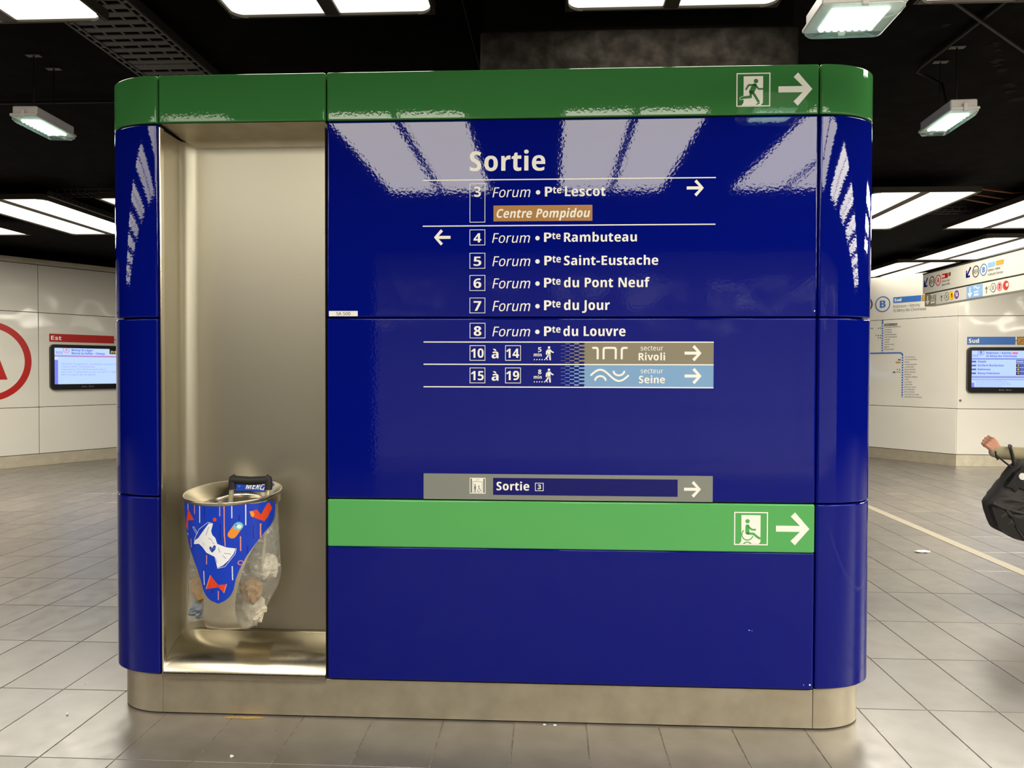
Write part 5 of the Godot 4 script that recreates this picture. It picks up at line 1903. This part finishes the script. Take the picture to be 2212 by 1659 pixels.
func build_person():
	var o := thing("person", "person in beige sleeves walking out at the right edge, one fist swung back", "person", Vector3(4.55, 0.0, -1.97))
	var P := func(x: float, y: float, z: float) -> Vector3: return Vector3(x - 4.55, y, z + 1.85)
	var hip_r: Vector3 = P.call(4.55, 0.90, -1.76)
	var hip_l: Vector3 = P.call(4.55, 0.90, -1.94)
	var knee_r: Vector3 = P.call(4.50, 0.49, -1.75)
	var knee_l: Vector3 = P.call(4.70, 0.50, -1.94)
	var ank_r: Vector3 = P.call(4.39, 0.10, -1.75)
	var ank_l: Vector3 = P.call(4.85, 0.09, -1.94)
	var sh_r: Vector3 = P.call(4.50, 1.35, -1.68)
	var sh_l: Vector3 = P.call(4.58, 1.36, -2.02)
	var el_r: Vector3 = P.call(4.24, 0.98, -1.72)
	var wr_r: Vector3 = P.call(3.95, 1.0, -1.80)
	var el_l: Vector3 = P.call(4.66, 1.08, -2.08)
	var wr_l: Vector3 = P.call(4.86, 0.98, -2.03)
	var chest: Vector3 = P.call(4.56, 1.27, -1.85)
	var pelvis: Vector3 = P.call(4.55, 0.93, -1.85)
	var neck: Vector3 = P.call(4.585, 1.43, -1.85)
	var head: Vector3 = P.call(4.62, 1.575, -1.85)
	var skin := [[pelvis, chest, 0.115, 0.12, 0], [chest, neck, 0.10, 0.055, 0], [neck, head, 0.052, 0.06, 0], [head + Vector3(-0.015, 0.03, 0), head + Vector3(0.02, -0.035, 0), 0.088, 0.066, 0], [head + Vector3(0.07, -0.085, 0), head + Vector3(0.045, -0.07, 0), 0.028, 0.04, 0],
		[hip_r, knee_r, 0.082, 0.052, 0], [knee_r, ank_r, 0.05, 0.034, 0], [hip_l, knee_l, 0.082, 0.052, 0], [knee_l, ank_l, 0.05, 0.034, 0],
		[sh_r, el_r, 0.046, 0.037, 0], [el_r, wr_r, 0.037, 0.025, 0], [sh_l, el_l, 0.046, 0.037, 0], [el_l, wr_l, 0.037, 0.025, 0]]
	put(sdf_mesh(skin, 0.024, 0.035), "skin", "body", o)
	# face
	var fc := [[head + Vector3(0.088, -0.012, 0), head + Vector3(0.104, -0.032, 0), 0.009, 0.013, 0], [head + Vector3(0.07, 0.0, 0), head + Vector3(0.03, -0.02, 0), 0.03, 0.05, 0], [head + Vector3(0.078, -0.068, -0.014), head + Vector3(0.078, -0.068, 0.014), 0.009, 0.009, 0], [head + Vector3(-0.005, -0.01, 0.078), head + Vector3(-0.01, -0.035, 0.074), 0.014, 0.009, 0], [head + Vector3(-0.005, -0.01, -0.078), head + Vector3(-0.01, -0.035, -0.074), 0.014, 0.009, 0]]
	put(sdf_mesh(fc, 0.008, 0.012), "skin", "face", o)
	for s in [-1, 1]:
		var ey := S()
		lathe(ey, [Vector2(0.0, 0.008), Vector2(0.006, 0.006), Vector2(0.008, 0.0), Vector2(0.006, -0.006), Vector2(0.0, -0.008)], 10, Transform3D(Basis(), head + Vector3(0.083, 0.004, 0.03 * s)))
		put(ey, "line_black", "eye", o)
	put(sdf_mesh([[head + Vector3(-0.03, 0.05, 0), head + Vector3(0.02, 0.065, 0), 0.085, 0.07, 0], [head + Vector3(-0.05, 0.02, 0), head + Vector3(-0.06, -0.09, 0), 0.075, 0.05, 0]], 0.016, 0.03), "hair", "hair", o)
	var jacket := [[pelvis + Vector3(0, 0.02, 0), chest, 0.145, 0.14, 0], [chest, neck - Vector3(0.01, 0.05, 0), 0.13, 0.075, 0], [chest + Vector3(-0.02, 0.06, 0.0), sh_r, 0.1, 0.068, 0], [chest + Vector3(0, 0.06, 0.0), sh_l, 0.1, 0.068, 0], [sh_r, el_r, 0.066, 0.056, 0], [el_r, wr_r.lerp(el_r, -0.06), 0.055, 0.042, 0], [sh_l, el_l, 0.066, 0.056, 0], [el_l, wr_l.lerp(el_l, 0.06), 0.054, 0.042, 0]]
	put(sdf_mesh(jacket, 0.02, 0.045), "beige_cloth", "jacket", o)
	var trousers := [[pelvis, hip_r, 0.12, 0.1, 0], [pelvis, hip_l, 0.12, 0.1, 0], [hip_r, knee_r, 0.1, 0.07, 0], [knee_r, ank_r + Vector3(0, 0.02, 0), 0.068, 0.055, 0], [hip_l, knee_l, 0.1, 0.07, 0], [knee_l, ank_l + Vector3(0, 0.02, 0), 0.068, 0.055, 0]]
	put(sdf_mesh(trousers, 0.022, 0.04), "dark_cloth", "trousers", o)
	for a in [ank_r, ank_l]:
		put(sdf_mesh([[a + Vector3(-0.03, -0.05, 0), a + Vector3(0.14, -0.058, 0), 0.042, 0.036, 0], [a, a + Vector3(-0.02, -0.04, 0), 0.044, 0.045, 0]], 0.012, 0.02), "shoe_leather", "shoe", o)
	# hands: palm, five bent fingers
	hand(o, wr_r, Vector3(-0.66, 0.75, 0.0).normalized(), Vector3(-0.75, -0.66, 0.1).normalized(), Vector3(0, 0.0, -1.0), 1.35)
	hand(o, wr_l, Vector3(0.8, -0.5, 0.1).normalized(), Vector3(0.1, 0.2, 1.0).normalized(), Vector3(-0.4, -0.8, 0.0).normalized(), 0.45)
	build_handbag()

# dir: along the hand, across: toward the little finger, palm: the way the fingers curl
func hand(o: Node3D, wrist: Vector3, dir: Vector3, across: Vector3, palm: Vector3, curl: float):
	var b := []
	var kn := wrist + dir * 0.088
	for i in 4:
		b.append([wrist + dir * 0.012 + across * (i - 1.5) * 0.011, kn + across * (i - 1.5) * 0.021, 0.017, 0.0135, 0])
	b.append([wrist - dir * 0.02, wrist + dir * 0.02, 0.026, 0.024, 0])
	for i in 4:
		var p := kn + across * (i - 1.5) * 0.021
		var d := dir
		var len_: float = [0.036, 0.040, 0.037, 0.029][i]
		for s in 3:
			d = d.rotated(dir.cross(palm).normalized(), curl * [0.75, 1.45, 1.1][s])
			var q: Vector3 = p + d * len_ * [1.0, 0.72, 0.58][s]
			b.append([p, q, 0.0098 - s * 0.0008, 0.009 - s * 0.0008, 0])
			p = q
	var t0 := wrist + dir * 0.028 - across * 0.026 + palm * 0.008
	var t1 := t0 + (dir * 0.55 - across * 0.45 + palm * 0.5).normalized() * 0.036
	var t2 := t1 + (dir * 0.75 + across * 0.35 + palm * 0.45).normalized() * 0.03
	var t3_ := t2 + (dir * 0.4 + across * 0.85 + palm * 0.2).normalized() * 0.024
	b.append([t0, t1, 0.014, 0.0115, 0])
	b.append([t1, t2, 0.0115, 0.010, 0])
	b.append([t2, t3_, 0.010, 0.0085, 0])
	put(sdf_mesh(b, 0.0042, 0.007), "skin", "hand", o)

func build_handbag():
	var o := thing("handbag", "large black and dark grey soft handbag hanging from the passer-by's arm", "bag", Vector3(4.05, 0.42, -1.78))
	var P := func(x: float, y: float) -> Vector2: return Vector2(x - 4.05, y - 0.42)
	var outline := [[3.985, 0.955], [3.925, 0.90], [3.862, 0.805], [3.81, 0.735], [3.782, 0.695], [3.785, 0.655], [3.826, 0.54], [3.90, 0.495], [3.985, 0.452], [4.08, 0.44], [4.22, 0.47], [4.28, 0.56], [4.25, 0.72], [4.17, 0.90], [4.10, 0.965]]
	var cv := PackedVector2Array()
	for p in outline:
		cv.append(P.call(p[0], p[1]))
	# finer, softly rounded outline
	var fine := PackedVector2Array()
	for i in cv.size():
		var a := cv[(i - 1 + cv.size()) % cv.size()]
		var b := cv[i]
		var c := cv[(i + 1) % cv.size()]
		var d := cv[(i + 2) % cv.size()]
		for k in 4:
			fine.append(b.cubic_interpolate(c, a, d, k / 4.0))
	var mid := Vector2(0.0, 0.28)
	var st := S()
	var g := []
	var noise := FastNoiseLite.new()
	noise.seed = 4
	noise.frequency = 4.0
	for r in [[0.0, 0.075], [0.3, 0.082], [0.6, 0.082], [0.82, 0.072], [0.94, 0.052], [0.99, 0.026], [1.0, 0.0], [0.99, -0.026], [0.94, -0.052], [0.82, -0.072], [0.6, -0.082], [0.3, -0.082], [0.0, -0.075]]:
		var row := []
		for p in fine:
			var q: Vector2 = mid + (p - mid) * r[0]
			row.append(Vector3(q.x, q.y, r[1] * (1.0 + 0.5 * noise.get_noise_2d(q.x * 3.0, q.y * 3.0))))
		g.append(row)
	sheet(st, g, true, false)
	put(st, "bag_grey", "body", o)
	# black lower panels and piping
	var lowp := PackedVector2Array()
	for p in [[3.788, 0.678], [3.83, 0.655], [3.875, 0.635], [3.93, 0.55], [3.975, 0.475], [3.985, 0.457], [3.90, 0.50], [3.83, 0.545], [3.79, 0.655]]:
		lowp.append(P.call(p[0], p[1]))
	plate(o, lowp, 0.02, 0.081, "bag_black", "base_panel")
	var side := PackedVector2Array()
	for p in [[3.90, 0.625], [3.96, 0.60], [4.02, 0.585], [4.06, 0.52], [4.05, 0.47], [4.0, 0.47], [3.95, 0.54]]:
		side.append(P.call(p[0], p[1]))
	plate(o, side, 0.03, 0.092, "bag_black", "base_panel")
	var pp := S()
	var q1 := []
	for p in [[3.788, 0.70], [3.85, 0.672], [3.93, 0.648], [4.02, 0.628], [4.12, 0.62]]:
		var v: Vector2 = P.call(p[0], p[1])
		q1.append(Vector3(v.x, v.y, 0.082))
	tube(pp, q1, 0.010, 8)
	var q2 := []
	for p in [[3.875, 0.655], [3.92, 0.60], [3.95, 0.53], [3.99, 0.47]]:
		var v: Vector2 = P.call(p[0], p[1])
		q2.append(Vector3(v.x, v.y, 0.082))
	tube(pp, q2, 0.008, 8)
	put(pp, "bag_grey", "piping", o)
	var fl := PackedVector2Array()
	for p in [[3.87, 0.805], [3.90, 0.80], [3.93, 0.77], [3.95, 0.80], [4.0, 0.78], [4.06, 0.74], [4.1, 0.80], [4.07, 0.93], [3.99, 0.945], [3.93, 0.89]]:
		fl.append(P.call(p[0], p[1]))
	plate(o, fl, 0.04, 0.087, "bag_black", "flap")
	plate(o, disc_poly(P.call(3.965, 0.872), 0.022, 14), 0.05, 0.094, "paper_white", "clasp")
	var hd := S()
	tube(hd, [Vector3(-0.09, 0.48, 0.03), Vector3(-0.085, 0.58, -0.02), Vector3(-0.06, 0.63, -0.09), Vector3(-0.02, 0.62, -0.15), Vector3(0.02, 0.5, -0.1)], 0.011, 8)
	tube(hd, [Vector3(0.05, 0.5, 0.03), Vector3(0.06, 0.60, -0.02), Vector3(0.08, 0.64, -0.09), Vector3(0.1, 0.62, -0.15), Vector3(0.1, 0.5, -0.1)], 0.011, 8)
	put(hd, "bag_black", "handle", o)
	var tl := S()
	tube(tl, [Vector3(-0.075, 0.47, 0.03), Vector3(-0.14, 0.53, 0.0), Vector3(-0.185, 0.575, -0.02), Vector3(-0.19, 0.60, -0.02)], 0.006, 6)
	tube(tl, [Vector3(-0.185, 0.575, -0.02), Vector3(-0.178, 0.545, -0.01)], 0.007, 6)
	put(tl, "bag_black", "strap_end", o)

# ------------------------------------------------------------------ litter on the floor
func scrap(n: String, label: String, at: Vector3, half: Vector3, m, seed_: int, cat := "litter"):
	crumple(n, label, cat, at, half, m, seed_, 0.3)

func build_litter():
	scrap("paper_scrap", "white scrap of paper on the tiles right of the island", Vector3(4.14, 0.008, -3.32), Vector3(0.055, 0.008, 0.03), "paper_white", 2)
	scrap("crumb", "small white crumb on the front tiles at the bottom edge", Vector3(-0.281, 0.005, 0.345), Vector3(0.007, 0.005, 0.006), "paper_white", 4)
	scrap("crumb", "tiny white bead on the tiles left of the steel plinth", Vector3(-1.165, 0.005, 0.02), Vector3(0.005, 0.005, 0.005), "paper_white", 5)
	scrap("crumb", "tiny white crumb against the plinth below the sign's middle", Vector3(0.955, 0.003, 0.004), Vector3(0.006, 0.003, 0.004), "paper_white", 6)
	scrap("crumb", "second tiny crumb right beside the one under the sign's middle", Vector3(1.0, 0.003, 0.006), Vector3(0.007, 0.003, 0.004), "paper_white", 7)
	var st := S()
	var rng := RandomNumberGenerator.new()
	rng.seed = 3
	var poly := PackedVector2Array()
	for i in 22:
		var a := TAU * i / 22
		poly.append(Vector2(cos(a) * 0.105 * rng.randf_range(0.75, 1.1), sin(a) * 0.014 * rng.randf_range(0.5, 1.2)))
	prism(st, poly, 0.0, 0.0012, Transform3D(Basis(Vector3(1, 0, 0), Vector3(0, 0, -1), Vector3(0, 1, 0)), Vector3.ZERO))
	var o := put(st, "stain", "spill")
	o.position = Vector3(-0.37, 0.0003, 0.006)
	tag(o, "dried yellow brown spill on the tiles at the foot of the plinth below the bin", "stain")
